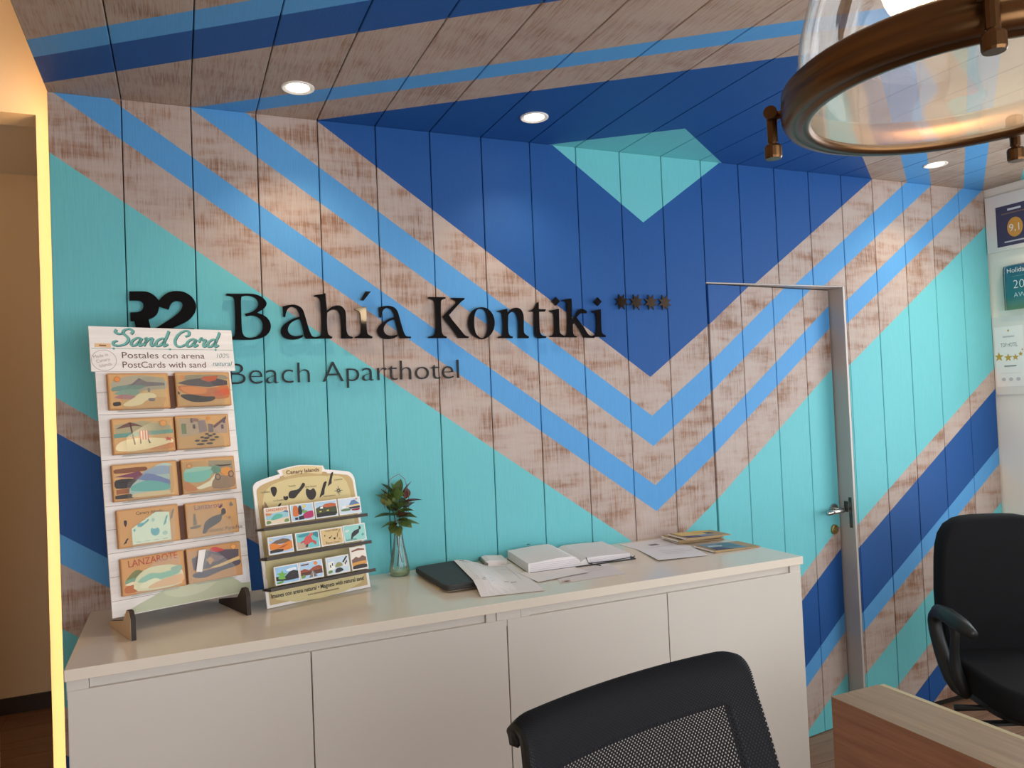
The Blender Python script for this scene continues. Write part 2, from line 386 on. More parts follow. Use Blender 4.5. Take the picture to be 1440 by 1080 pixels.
wn = struct('window_2', MB().box(-.3, -.25, -3.87, -3.8, .3, 2.1).box(3.45, 3.5, -3.87, -3.8, .3, 2.1).box(-.25, 3.45, -3.87, -3.8, .3, .35).box(-.25, 3.45, -3.87, -3.8, 2.05, 2.1), 'jamb')
MB().box(-.25, 3.45, -3.835, -3.83, .35, 2.05).build('pane', 'pane', wn)
# door frame and the leaf standing ajar, hinged on the left and swung into the room behind
tr = struct('trim_2', MB().box(DX1-.012, DX1, .001, .034, FLOOR, DZ).box(DX1-.012, DX1+.02, .034, .20, FLOOR, DZ+.02).box(DX0-.02, DX0+.004, .0165, .20, FLOOR, DZ+.02).box(DX0+.004, DX1, .003, .20, DZ-.004, DZ+.0005).box(DX0+.004, DX1-.012, .034, .20, DZ+.0005, DZ+.02), 'jamb', label='grey metal frame around the plank-clad door')
MB().box(DX1-.0145, DX1-.0115, .014, .030, .88, 1.02).build('strike_plate', 'darksteel', tr)
MB().box(DX1-.0155, DX1-.0115, .036, .056, .95, 1.0).build('latch_keeper', 'darksteel', tr)
TH = R(6.2)
leaf = bpy.data.objects.new('door_1', None); C.objects.link(leaf); leaf.location = (DX0+.006, .0, FLOOR); leaf.rotation_euler = (0, 0, TH)
leaf['kind'] = 'structure'; leaf['label'] = 'plank-clad door standing ajar with the mural painted across it'
LW = .772
MB().box(.002, LW, .016, .045, .006, DZ-FLOOR-.009).build('core', 'groove', leaf)
for i in range(4):
    x = i*.2-.006; a = max(.002, x); b = min(LW, x+.2)
    MB().prism(plank_poly(b-a), lambda p, q: (a+p, q, .004), lambda p, q: (a+p, q, DZ-FLOOR-.009)).build('plank', 'mural_wall', leaf, uv=lambda X, Y, Z: (X+DX0+.006, H-(Z+FLOOR)))
hz = .965-FLOOR
hd = MB(); hd.lathe([(0, -.010), (.024, -.010), (.026, -.007), (.026, 0), (0, 0)], 20)
def rotx(mb, cx, cy, cz):   # lathe axis z -> -y
    mb.v = [(cx+x, cy+z, cz+y) for x, y, z in mb.v]; return mb
h = rotx(hd, LW-.046, 0, hz).build('handle_rosette', 'steel', leaf, smooth=False)
MB().tube([(LW-.046, -.008, hz), (LW-.046, -.048, hz), (LW-.052, -.056, hz-.001), (LW-.155, -.056, hz-.004)], [.009, .009, .0115, .0105], 12).build('lever', 'steel', h, smooth=True)
k = rotx(MB().lathe([(0, -.012), (.014, -.012), (.015, -.008), (.023, -.007), (.024, 0), (0, 0)], 20), LW-.046, 0, hz-.095).build('lock_cylinder', 'brass', leaf)
struct('light_block_behind_door', MB().box(DX0-.3, DX1+.4, 1.4, 1.45, FLOOR, 2.4).box(DX0-.35, DX0-.3, .2, 1.4, FLOOR, 2.4).box(DX1+.4, DX1+.45, .2, 1.4, FLOOR, 2.4).box(DX0-.3, DX1+.4, .2, 1.4, 2.35, 2.4), 'door_dark')  # added near-black box that keeps sky light from leaking in behind the door

# ------------------------------------------------------------------ counter
UW = (2.295-.08)/2
for n in range(2):
    x0 = .08+n*UW; x1 = x0+UW
    t = thing('cabinet', ['warm white two-door base cabinet at the left end of the counter, under the postcard stand', 'warm white two-door base cabinet at the right end of the counter, beside the door'][n], 'cabinet', (x0, 0, FLOOR), group='counter base cabinets')
    L = UW; yf = -.575; top = .926-FLOOR
    MB().box(0, L, yf+.02, -.004, .06, top-.045).box(.02, L-.02, yf+.06, -.02, 0, .06).build('body', 'counter', t)
    MB().box(.0, .045, yf+.003, -.004, top-.045, top).build('end_filler', 'counter', t)
    MB().box(L-.045 if n else L-.03, L, yf+.003, -.004, top-.045, top).build('end_filler', 'counter', t)
    if n == 0: MB().box(L-.062, L-.032, yf+.004, -.3, top-.045, top).build('end_filler', 'counter', t)
    else: MB().box(.0465, .075, yf+.004, -.3, top-.045, top).build('end_filler', 'counter', t)
    MB().box(.046 if n == 0 else .076, L-.063 if n == 0 else L-.046, yf+.012, -.004, top-.045, top).build('grip_rail', 'counter', t)
    for d in range(2):
        a = d*L/2+(.0015); b = (d+1)*L/2-.0015
        MB().box(a, b, yf, yf+.019, .065, top-.026).build('door', 'counter', t, bevel=.0015)
ct = tag(MB().box(.077, 2.298, -.585, -.002, .926, ZC).build('countertop', 'counter_top', None, bevel=.0015), 'long glossy warm white countertop carrying stands, vase and papers', 'countertop')

# ------------------------------------------------------------------ lettering on the wall
GLYPH={
 'B':(0.486,[[(0,1413,1),(38,1471,1),(390,1470),(719,1483),(976,1445),(1158,1340),(1256,1175),(1185,1018),(957,860,1),(1177,764),(1321,608),(1367,432),(1328,256),(1192,100),(966,4),(670,-29),(72,-19,1),(74,42,1),(192,85),(240,181),(263,624),(259,1221),(206,1364)],[(482,1378,1),(607,1410),(753,1402),(917,1327),(995,1172),(944,1016),(792,888),(561,818,1),(604,741,1),(769,762),(916,733),(1061,627),(1119,432),(1066,237),(932,101),(746,44),(582,64),(494,161),(463,335),(460,818),(463,1204)]]),
 'a':(0.653,[[(85,1073,1),(276,1121),(468,1137),(640,1079),(751,951),(820,712),(888,433),(958,194),(1041,70),(1207,53,1),(1205,-3,1),(815,-5,1),(760,95),(711,354),(652,612),(615,656,1),(450,601),(312,492),(241,354),(246,235),(319,136),(451,86),(586,96),(727,135,1),(710,59,1),(563,-7),(371,-32),(181,-1),(51,98),(0,256),(62,413),(219,551),(433,671),(638,741,1),(612,850),(540,989),(446,1047),(351,1056),(253,986),(191,847),(164,719,1),(96,738,1),(95,925)]]),
 'h':(0.765,[[(0,1455,1),(99,1481),(238,1500),(387,1543,1),(396,1240),(410,948,1),(559,1060),(741,1127),(901,1104),(1018,984),(1051,801),(1048,434),(1060,231),(1126,99),(1267,47,1),(1244,-4,1),(860,-2,1),(866,434),(857,718),(813,901),(696,981),(556,969),(423,877,1),(404,635),(411,273),(446,132),(572,50,1),(540,0,1),(7,3,1),(19,53,1),(148,93),(191,193),(211,635),(207,1197),(173,1338),(96,1407),(18,1420,1)]]),
 'i':(0.897,[[(38,1024,1),(244,1061),(442,1104,1),(437,723),(432,312),(467,147),(625,54,1),(607,-2,1),(0,10,1),(12,47,1),(147,107),(213,230),(239,640),(226,845),(178,937),(77,977,1)]]),
 'acute':(0.922,[[(186,1625,1),(377,1628,1),(112,1308,1),(0,1327,1)]]),
 'K':(1.161,[[(37,1415,1),(61,1469,1),(697,1473,1),(694,1419,1),(557,1370),(514,1251),(498,651),(509,223),(571,95),(692,41,1),(679,-9,1),(0,-5,1),(13,44,1),(170,86),(252,203),(288,544),(284,1227),(233,1354)],[(921,1450,1),(1423,1454,1),(1421,1404,1),(1255,1282),(804,825,1),(953,610),(1170,352),(1343,135),(1432,70),(1541,37,1),(1509,-13,1),(1131,-11,1),(1035,136),(725,545),(555,769,1),(813,1018),(1072,1258),(1064,1344),(920,1411,1)]]),
 'o':(1.314,[[(531,1122),(787,1065),(968,879),(1045,593),(989,307),(813,66),(526,-60),(228,46),(52,264),(0,547),(65,830),(248,1038)],[(505,1062),(667,1009),(752,812),(776,549),(738,241),(624,45),(481,-9),(301,133),(241,351),(234,613),(276,875),(375,1028)]]),
 'n':(1.430,[[(10,991,1),(142,1015),(409,1084,1),(426,928,1),(577,1063),(750,1120),(919,1089),(1035,955),(1074,731),(1054,306),(1083,149),(1262,25,1),(1234,-31,1),(831,-24,1),(852,440),(830,753),(764,909),(645,963),(523,929),(442,839,1),(416,440),(428,173),(484,73),(602,28,1),(576,-27,1),(0,-20,1),(14,31,1),(147,75),(202,218),(220,617),(195,860),(151,937),(32,958,1)]]),
 't':(1.563,[[(0,1014,1),(178,1106),(299,1310,1),(394,1357,1),(388,1074,1),(689,1072,1),(647,986,1),(396,979,1),(388,554),(397,215),(478,79),(664,33,1),(636,-24,1),(298,-29),(191,80),(170,305),(184,977,1),(3,980,1)]]),
 'k':(1.697,[[(58,1428,1),(253,1476),(474,1503,1),(469,1133),(452,695,1),(624,858),(751,1044),(911,1110),(1117,1024,1),(1113,931,1),(981,930),(823,917),(658,766,1),(978,350),(1100,164),(1201,70),(1437,11,1),(1408,-35,1),(959,-21,1),(767,327),(559,592,1),(475,488,1),(475,212),(520,73),(647,27,1),(620,-8,1),(0,-5,1),(15,41,1),(158,75),(229,212),(265,672),(257,1292),(197,1384),(69,1400,1)]]),
 'R2':(0.208,[[(0,1488,1),(429,1496),(594,1447),(726,1347),(823,1219,1),(928,1350),(1101,1475),(1307,1525),(1564,1493),(1784,1336),(1890,1111),(1866,884),(1730,675),(1535,524),(1187,355,1),(1815,345,1),(1807,63,1),(664,69,1),(672,337,1),(903,485),(1197,691),(1408,880),(1490,1050),(1468,1162),(1366,1208),(1246,1187),(1158,1102),(1089,933,1),(826,1024,1),(778,837),(674,707),(513,623,1),(579,300),(631,69,1),(216,71,1),(165,300),(114,566,1),(8,570,1),(7,841,1),(213,852),(330,908),(383,1037),(353,1148),(255,1202),(1,1207,1)]]),
}

def glyph_obj(name, key, x, z, parent, m, depth=.010, yb=-.013, scale=1e-4, loops=None):
    L = loops or [smooth_loop([(p[0]*scale, p[1]*scale)+((1,) if len(p) > 2 else ()) for p in lp], 6) for lp in GLYPH[key][1]]
    v, f = curve_mesh(L, depth)
    mb = MB().add([(x+p[0], yb+p[2], z+p[1]) for p in v], f)
    return mb.build(name, m, parent)
BZ = 1.768
t = thing('company_logo', 'large black R2 logo letters on the teal planks behind the postcard stand', 'logo', (0, 0, 0))
glyph_obj('logo_letters', 'R2', GLYPH['R2'][0], BZ, t, 'acrylic')
t = thing('hotel_name_sign', 'large black serif lettering reading Bahía Kontiki across the painted planks', 'sign', (0, 0, 0))
for key, x in (('B', None), ('a', None), ('h', None), ('i', None), ('acute', None), ('a', .976), ('K', None), ('o', None), ('n', None), ('t', None), ('i', 1.643), ('k', None), ('i', 1.828)):
    o = glyph_obj('letter' if key != 'acute' else 'accent', key, GLYPH[key][0] if x is None else x, BZ, t, 'acrylic')
for x, z in ((1.676, 1.907), (1.861, 1.908)):
    glyph_obj('letter_dot', None, x, z, t, 'acrylic', loops=[[(-.017, 0), (0, .017), (.017, 0), (0, -.017)]])
st = thing('star_rating', 'row of four small chrome eight-pointed stars on the dark blue planks', 'stars', (0, 0, 0))
for x in (1.972, 2.041, 2.111, 2.178):
    glyph_obj('star', None, x, 1.909, st, 'chrome', depth=.006, yb=-.011, loops=[[((.034 if i % 2 == 0 else .0165)*math.cos(math.pi*i/8+.39), (.034 if i % 2 == 0 else .0165)*math.sin(math.pi*i/8+.39)) for i in range(16)]])
t = thing('hotel_type_sign', 'thin dark lettering reading Beach Aparthotel below the hotel name', 'sign', (0, 0, 0))
v, f = text_mesh('Beach Aparthotel', .1, depth=.008, align='LEFT', offset=-.0017)
vx = [p[0] for p in v]; sx = (1.272-.490)/(max(vx)-min(vx)); sz = .074/.0727
adj = {}
for fc in f:
    for i in fc: adj.setdefault(i, []).append(fc)
# split into letters by gaps: connected islands
par = list(range(len(v)))
def find(i):
    while par[i] != i: par[i] = par[par[i]]; i = par[i]
    return i
for fc in f:
    for i in fc[1:]: par[find(i)] = find(fc[0])
key_of = {}
for i, p in enumerate(v): key_of.setdefault((round(p[0], 6), round(p[1], 6), round(p[2], 6)), i)
for i, p in enumerate(v): par[find(i)] = find(key_of[(round(p[0], 6), round(p[1], 6), round(p[2], 6))])
isl = {}
for fc in f: isl.setdefault(find(fc[0]), []).append(fc)
for fs in isl.values():
    mb = MB(); idx = {}
    for fc in fs:
        for i in fc: idx.setdefault(i, len(idx))
    mb.add([(.490+(v[i][0]-min(vx))*sx, -.011+v[i][2], 1.621+v[i][1]*sz) for i in idx], [tuple(idx[i] for i in fc) for fc in fs]).build('letter', 'sign_dark', t)

# ------------------------------------------------------------------ postcard stand
YAW, LEAN = R(18), R(9)
def bp(s, t_, o, L): return (s, t_*math.sin(L)-o*math.cos(L), t_*math.cos(L)+o*math.sin(L))
P0 = Vector((.183, -.315, ZC))
stand = thing('postcard_stand', 'tall white plank-printed display board headed Sand Card, holding wooden postcards', 'display stand', P0, (0, 0, YAW))
def lean_box(mb, s0, s1, t0, t1, o0, o1, L, col=None):
    v = [bp(s, t_, o, L) for t_ in (t0, t1) for o in (o1, o0) for s in (s0, s1)]
    return mb.add(v, [(0, 2, 3, 1), (4, 5, 7, 6), (0, 1, 5, 4), (2, 6, 7, 3), (0, 4, 6, 2), (1, 3, 7, 5)], col)
lean_box(MB(), -.023, .357, .043, .835, -.006, 0, LEAN).build('board', 'whitewash', stand)
lean_box(MB(), -.034, .370, .716, .846, .0, .006, LEAN).build('header', 'whitewash', stand)
lp = MB()
for i in range(10):
    z = .085+i*.0635; lean_box(lp, -.022, .356, z, z+.0012, .0, .0004, LEAN, S(150, 128, 120))
lp.build('plank_lines', 'print', stand)
ps = MB()
def bpoly(mb, pts, o, col, L=LEAN): mb.add([bp(a, b, o, L) for a, b in pts], [tuple(range(len(pts)))], col)
bpoly(ps, smooth_loop([(.0, .045, 1), (.04, .065), (.10, .088), (.17, .125), (.24, .128), (.30, .10), (.356, .085, 1), (.356, .045, 1)], 5), .0005, S(186, 190, 160))
bpoly(ps, smooth_loop([(.11, .09), (.15, .065), (.22, .07), (.27, .10), (.26, .125), (.18, .125)], 5), .0008, S(200, 202, 172))
bpoly(ps, [(.30, .098), (.356, .12), (.356, .07), (.33, .072)], .001, S(232, 228, 228))
ps.build('painted_dunes', 'print', stand)
# header print
hp = MB(); TQ = S(104, 168, 160); TD = S(44, 92, 92); BR = S(104, 66, 54)
def stroke(mb, pts, wd, x, z, k, sl, o, col):
    P = smooth_loop(pts, 6, closed=False); P = [(x+(p[0]*1.28+p[1]*sl)*k, z+p[1]*k) for p in P]
    Lp, Rp = [], []
    n = len(P)
    for i, p in enumerate(P):
        a, b = P[max(0, i-1)], P[min(n-1, i+1)]; dx, dz = b[0]-a[0], b[1]-a[1]; L_ = math.hypot(dx, dz) or 1
        nx, nz = -dz/L_, dx/L_; h_ = wd*k*(.5+.5*abs(nx*.9+nz*.2))*(.55 if i in (0, n-1) else 1)/2
        Lp.append((p[0]+nx*h_, p[1]+nz*h_)); Rp.append((p[0]-nx*h_, p[1]-nz*h_))
    for i in range(n-1): bpoly(mb, [Lp[i], Lp[i+1], Rp[i+1], Rp[i]], o, col)
SC = {'S': ([[(1.2, 1.45), (1.3, 1.85), (.95, 2.1), (.55, 1.95), (.5, 1.55), (.85, 1.2), (1.1, .8), (.95, .25), (.45, 0), (-.05, .1), (-.1, .45), (.2, .6)], [(.5, 1.6), (.2, 1.45), (-.2, 1.65), (-.15, 2.0)]], 1.35),
 'a': ([[(.85, .85), (.5, 1.0), (.12, .6), (.15, .1), (.5, .1), (.85, .75)], [(.92, 1.0), (.78, .35), (.9, .03), (1.2, .3)]], 1.12),
 'n': ([[(.05, .8), (.2, 1.0), (.22, .6), (.12, 0)], [(.14, .3), (.45, .9), (.75, .95), (.72, .4), (.85, .03), (1.15, .3)]], 1.08),
 'd': ([[(.85, .85), (.5, 1.0), (.12, .6), (.15, .1), (.5, .1), (.85, .75)], [(1.0, 2.0), (.95, 1.4), (.8, .4), (.92, .03), (1.2, .3)]], 1.12),
 'C': ([[(.95, 1.3), (1.25, 1.5), (1.2, 1.95), (.8, 2.05), (.3, 1.6), (.08, .8), (.3, .15), (.75, .0), (1.25, .35)]], 1.2),
 'r': ([[(.05, .6), (.25, 1.15), (.36, .9), (.7, .92), (.58, .4), (.7, .03), (.98, .3)]], .92)}
def script(txt, x, z, k, o, wd=.36, sl=.30):
    for dxy, col in (((.0018, -.0018), TD), ((0, 0), TQ)):
        cx = x; oo = o+(.0004 if dxy[0] == 0 else 0)
        for ch in txt:
            if ch == ' ': cx += .75*k; continue
            for s_ in SC[ch][0]: stroke(hp, s_, wd, cx+dxy[0], z+dxy[1], k, sl, oo, col)
            cx += SC[ch][1]*1.28*k
script('Sand Card', .028, .7915, .0238, .0062)
def htext(s, size, x, z, col, o=.0064, rot=0, fit=None, align='LEFT', mb=hp, L=LEAN, **kw):
    v, f = text_mesh(s, size, align=align, **kw); k_ = 1
    if fit: k_ = fit/(max(p[0] for p in v)-min(p[0] for p in v))
    ca, sa = math.cos(rot), math.sin(rot)
    mb.add([bp(x+p[0]*k_*ca-p[1]*sa, z+p[0]*k_*sa+p[1]*ca, o, L) for p in v], f, col)
htext('Postales con arena', .026, .045, .7545, BR, fit=.232)
htext('PostCards with sand', .026, .045, .7265, BR, fit=.234)
htext('100%', .021, .312, .7565, S(70, 110, 112), shear=.25, offset=-.0003, fit=.04)
htext('natural', .021, .300, .7315, S(58, 124, 128), shear=.35, fit=.062)
bpoly(hp, [(-.030, .7815), (.368, .7815), (.368, .7827), (-.030, .7827)], .0063, S(120, 150, 140))
for x in (.027, .18, .315): bpoly(hp, [(x-.005, .782), (x, .7855), (x+.005, .782), (x, .7785)], .0066, S(96, 160, 150))
bpoly(hp, [(-.022, .786), (.020, .784), (.020, .797), (-.021, .797)], .0063, S(226, 186, 140))
bpoly(hp, [(-.010, .7895), (.008, .7890), (.008, .7925), (-.010, .7930)], .0066, S(120, 80, 50))
STAMP = S(176, 150, 138)
for i in range(36):
    a0, a1 = 2*math.pi*i/36, 2*math.pi*(i+1)/36; cx, cz, r0, r1 = .0, .748, .0290, .0302
    q = [(cx+r*math.cos(a)*1.08, cz+r*math.sin(a)) for r, a in ((r0, a0), (r1, a0), (r1, a1), (r0, a1))]
    if all(p[0] > -.0335 and p[1] > .717 for p in q): bpoly(hp, q, .0063, STAMP)
for s_, z_ in (('Made in', .757), ('Canary', .744), ('Islands', .7305)): htext(s_, .0125, -.002+(z_-.744)*-.4, z_, STAMP, rot=.22, align='CENTER')
hp.build('header_print', 'print', stand)
# feet: slotted plywood plates
FT = [(-.10, .0), (-.098, .055), (-.085, .074), (-.065, .074), (-.045, .055), (-.03, .04), (.115, .012), (.115, 0)]
for s in (.0, .305):
    ft = MB().prism(FT, lambda a, b: (s-.006, a, b), lambda a, b: (s+.006, a, b)).build('foot', 'ply_edge_shade', stand)
    if s == 0: MB().prism([(a*.985, b*.985+.0006) for a, b in FT], lambda a, b: (s-.0068, a, b), lambda a, b: (s-.0060, a, b)).build('face_veneer', 'ply', ft)  # right foot has no pale face; its shade is put into the dark colour
# wooden postcards in clear pockets
def hold_card(row, side, s0, s1, z0, z1, label, draw, pocket):
    zz = z0; wd = s1-s0; hh = z1-z0; o0 = .003; th = .017
    base = P0 + Matrix.Rotation(YAW, 3, 'Z') @ Vector(bp((s0+s1)/2, zz, o0, LEAN))
    t = thing('wooden_postcard', label, 'postcard', base, (-LEAN, 0, YAW), group='wooden postcards on the display stand')
    MB().box(-wd/2, wd/2, -th, 0, 0, hh).build('card_stack', 'card_tan', t, bevel=.0015)
    p = Print(-wd/2+.004, wd/2-.004, .004, hh-.004, -th-.0002); draw(p); p.done(t)
    k_ = o0+th+.004
    pk = MB(); pts = [(s0+wd*a, z0-.004+hh*b) for a, b in pocket]
    n = len(pts); v = [bp(a, b, k_, LEAN) for a, b in pts]+[bp(a, b, k_+.0015, LEAN) for a, b in pts]
    pk.add(v, [tuple(range(n)), tuple(range(2*n-1, n-1, -1))]+[(i, (i+1) % n, n+(i+1) % n, n+i) for i in range(n)])
    lean_box(pk, s0+wd*.15, s1-wd*.12, z0-.0045, z0-.003, .0, k_+.0015, LEAN)
    pk.build('card_pocket', 'pocket', stand)
OR = (222, 140, 66)
def c1l(p):
    p.p((206, 160, 104), [(0, 0), (1, 0), (1, 1), (0, 1)]).p((170, 160, 136), [(.1, .55), (.9, .5), (.95, .85), (.45, .98), (.05, .8)], 1).p((118, 108, 112), [(.12, .62), (.38, .72), (.5, .9), (.62, .78), (.95, .74), (.95, .66), (.5, .62)]).p((112, 140, 128), [(.05, .5), (.5, .55), (.6, .66), (.3, .68), (.05, .62)], 1).p((128, 158, 140), [(.06, .42), (.4, .36), (.5, .5), (.3, .56)], 1)
    p.p((176, 120, 122), [(.06, .3), (.38, .25), (.42, .34), (.2, .4)], 1).p((214, 176, 120), [(.55, .5), (.95, .55), (.96, .3), (.6, .3)]).p((128, 118, 112), [(.64, .58), (.68, .58), (.68, .46), (.64, .46)]).p((232, 212, 168), [(.2, .1), (.4, .3), (.5, .42), (.72, .42), (.78, .3), (.6, .2), (.5, .08), (.3, .04)], 1).p((52, 46, 44), [(.04, .16), (.15, .18), (.16, .08), (.05, .06)], 1).p((118, 106, 104), [(.64, .26), (.75, .26), (.74, .18), (.66, .18)], 1).p((196, 110, 50), ellipse(.13, .86, .055, .085)).p(OR, ellipse(.13, .86, .045, .07))
def c1r(p):
    p.p((206, 160, 104), [(0, 0), (1, 0), (1, 1), (0, 1)]).p((150, 138, 112), [(.2, .95), (.9, .95), (.97, .8), (.15, .8)], 1).p((82, 74, 76), [(.0, .7), (.2, .8), (.45, .85), (.7, .86), (.97, .76), (.97, .62), (.6, .56), (.2, .62)]).p((182, 92, 58), [(.5, .9), (.8, .93), (.75, .78), (.6, .72), (.45, .8)]).p((196, 112, 62), [(.02, .6), (.3, .6), (.6, .52), (.97, .6), (.97, .2), (.5, .2), (.1, .4)], 1).p((226, 138, 72), [(.05, .56), (.3, .58), (.55, .5), (.5, .36), (.2, .36)], 1).p((206, 92, 54), [(.7, .42), (.97, .5), (.96, .3), (.75, .28)], 1).p((44, 42, 46), [(.04, .3), (.2, .34), (.5, .26), (.7, .24), (.62, .1), (.25, .1)], 1).p((44, 42, 46), [(.0, .45), (.04, .4), (.03, .33), (-.01, .36)]).p(OR, ellipse(.1, .88, .05, .075))
def c2l(p):
    p.p((206, 160, 104), [(0, 0), (1, 0), (1, 1), (0, 1)]).p((170, 158, 122), [(.02, .55), (.98, .6), (.98, .75), (.5, .95), (.02, .85)]).p((100, 150, 136), [(0, .45), (1, .52), (1, .64), (0, .58)]).p((236, 216, 170), [(.05, .06), (.4, .04), (.95, .2), (.98, .32), (.5, .42), (.15, .36), (.02, .2)], 1).p((200, 128, 74), [(.55, .04), (.98, .04), (.98, .22), (.8, .16)], 1).p((110, 74, 66), [(.03, .72), (.15, .84), (.27, .92), (.38, .86), (.5, .76), (.35, .8), (.2, .76)]).p((74, 52, 44), [(.26, .9), (.285, .9), (.345, .22), (.32, .22)])
    for i in range(7): p.p((206, 96, 84) if i % 2 == 0 else (236, 214, 190), [(.42+i*.022, .36), (.442+i*.022, .36), (.442+i*.022, .64), (.42+i*.022, .64)])
    p.p((84, 64, 56), [(.42, .36), (.44, .36), (.44, .24), (.42, .24)]).p((84, 64, 56), [(.55, .36), (.57, .36), (.6, .24), (.57, .24)]).p((198, 70, 62), [(.9, .42), (.92, .37), (.99, .38), (.94, .34), (.96, .27), (.91, .31), (.86, .28), (.88, .34), (.84, .37), (.89, .37)]).p((196, 116, 50), ellipse(.84, .84, .065, .1)).p((232, 158, 76), ellipse(.84, .84, .055, .085))
def c2r(p):
    p.p((206, 160, 104), [(0, 0), (1, 0), (1, 1), (0, 1)]).p((188, 162, 134), [(.05, .35), (.4, .4), (.5, .6), (.35, .9), (.05, .95)]).p((176, 150, 130), [(.98, .4), (.72, .42), (.7, .62), (.98, .95)]).p((146, 126, 126), [(.4, .85), (.55, .88), (.58, .5), (.42, .45)]).p((122, 104, 106), [(.6, .75), (.7, .72), (.7, .45), (.6, .45)]).p((116, 128, 92), [(.08, .45), (.17, .45), (.17, .78), (.08, .78)]).p((110, 84, 80), [(.7, .66), (.98, .98), (.98, .88), (.72, .58)])
    for x, z in ((.86, .55), (.9, .74), (.3, .6), (.26, .8)): p.p((96, 82, 86), [(x, z), (x+.05, z), (x+.05, z+.14), (x, z+.14)])
    for i, (x, z, r) in enumerate(((.42, .08, .085), (.6, .09, .07), (.5, .18, .07), (.36, .2, .05), (.66, .2, .06), (.55, .27, .06), (.75, .28, .05), (.62, .34, .05), (.46, .3, .04), (.7, .38, .04), (.56, .4, .04))): p.p((66, 58, 60), ellipse(x, z, r, .035, 8))
    p.p(OR, ellipse(.62, .92, .035, .055, 10)).p((150, 108, 100), [(.3, .95), (.42, .9), (.4, .82), (.28, .84)])
def c3l(p):
    p.p((206, 160, 104), [(0, 0), (1, 0), (1, 1), (0, 1)]).p((126, 72, 44), [(.02, .9), (.5, .92), (.5, .8), (.02, .78)], 1).p((120, 60, 84), [(.0, .68), (.4, .8), (.5, .6), (.3, .44), (.3, .62)]).p((46, 38, 40), [(.02, .58), (.32, .58), (.34, .36), (.02, .34)], 1).p((150, 88, 48), [(.02, .3), (.34, .32), (.34, .18), (.02, .16)]).p((58, 46, 42), [(.0, .13), (.34, .14), (.34, .03), (.0, .03)], 1).p((176, 196, 188), [(.28, .1), (.28, .42), (.7, .95), (.95, .9), (.95, .2)], 1).p((150, 168, 190), [(.45, .75), (.75, .92), (.95, .8), (.95, .66), (.6, .66)], 1).p((112, 128, 176), [(.36, .56), (.5, .72), (.62, .68), (.95, .4), (.95, .28), (.7, .4)]).p((104, 178, 172), [(.28, .38), (.55, .5), (.9, .3), (.8, .16), (.28, .22)], 1).p((222, 196, 150), [(.28, .12), (.6, .16), (.95, .12), (.95, .03), (.28, .03)], 1).p((206, 160, 104), [(.88, .06), (1, .02), (1, .9), (.9, .9)])
def c3r(p):
    p.p((202, 156, 102), [(0, 0), (1, 0), (1, 1), (0, 1)]).p((150, 138, 112), [(.5, .95), (.98, .9), (.98, .55), (.5, .5)]).p((122, 192, 178), [(.02, .35), (.4, .3), (.58, .62), (.3, .66), (.02, .66)], 1).p((160, 204, 184), [(.05, .62), (.5, .66), (.62, .72), (.3, .78), (.05, .72)], 1).p((236, 226, 196), [(.2, .1), (.5, .3), (.62, .52), (.55, .14), (.3, .05)]).p((200, 124, 70), [(.02, .04), (.25, .05), (.14, .24), (.02, .34)], 1).p((150, 118, 90), [(.55, .05), (.98, .05), (.98, .4), (.62, .4)], 1).p((214, 142, 66), [(.72, .62), (.84, .7), (.95, .62), (.92, .45), (.8, .42), (.72, .5)], 1).p((96, 140, 116), [(.55, .72), (.66, .76), (.74, .6), (.68, .52), (.58, .56)], 1).p((70, 60, 58), [(.62, .8), (.74, .78), (.95, .78), (.94, .74), (.72, .73)])
    for x in (.66, .93): p.p((78, 70, 70), ellipse(x, .4 if x < .8 else .46, .058, .11)).p((170, 132, 96), ellipse(x, .4 if x < .8 else .46, .04, .078))
    p.p((190, 112, 52), ellipse(.12, .82, .058, .085)).p((218, 162, 96), ellipse(.12, .82, .04, .06))
ISL = [[(.0, .1), (.3, .0), (.55, .25), (1, .8), (.9, 1), (.6, .6), (.1, .5)], [(.1, .5), (.3, .05), (.7, .0), (1, .4), (.85, .9), (.5, .8), (.2, .95)], [(.0, .0), (.25, .1), (.5, .2), (.6, .5), (.9, 1), (.6, .95), (.3, .5)], [(.2, .9), (.8, .9), (.9, .5), (.5, 0), (.2, .4)]]
def isle(p, k, x, z, w_, h_, col): p.p(col, [(x+a*w_, z+b*h_) for a, b in ISL[k]], 1)
LANZ = [(.0, .02), (.14, .0), (.2, .12), (.45, .25), (.75, .42), (.82, .62), (.98, .72), (.95, .92), (.82, .9), (.78, .72), (.6, .68), (.35, .6), (.12, .42), (.06, .2)]
def c4l(p):
    p.p((202, 152, 96), [(0, 0), (1, 0), (1, 1), (0, 1)])
    isle(p, 3, .07, .55, .07, .2, (44, 30, 28)); isle(p, 2, .05, .06, .1, .16, (44, 30, 28)); isle(p, 2, .86, .6, .1, .3, (120, 110, 100))
    p.t((60, 40, 32), 'Canary Islands', .012, .52, .86)
    p.p((220, 232, 206), [(.2, .02), (.2, .48), (.62, .88), (.86, .84), (.86, .12), (.86, .02)])
    isle(p, 0, .3, .5, .2, .2, (92, 168, 178)); isle(p, 1, .5, .2, .17, .24, (92, 168, 178)); isle(p, 2, .74, .46, .1, .28, (92, 168, 178)); isle(p, 3, .22, .38, .05, .08, (92, 168, 178))
    p.p((176, 206, 192), ellipse(.57, .66, .03, .06)).p((176, 206, 192), ellipse(.76, .24, .05, .06))
    for i in range(4): p.p((150, 150, 128), [(.26+i*.15, .07), (.34+i*.15, .07), (.34+i*.15, .085), (.26+i*.15, .085)])
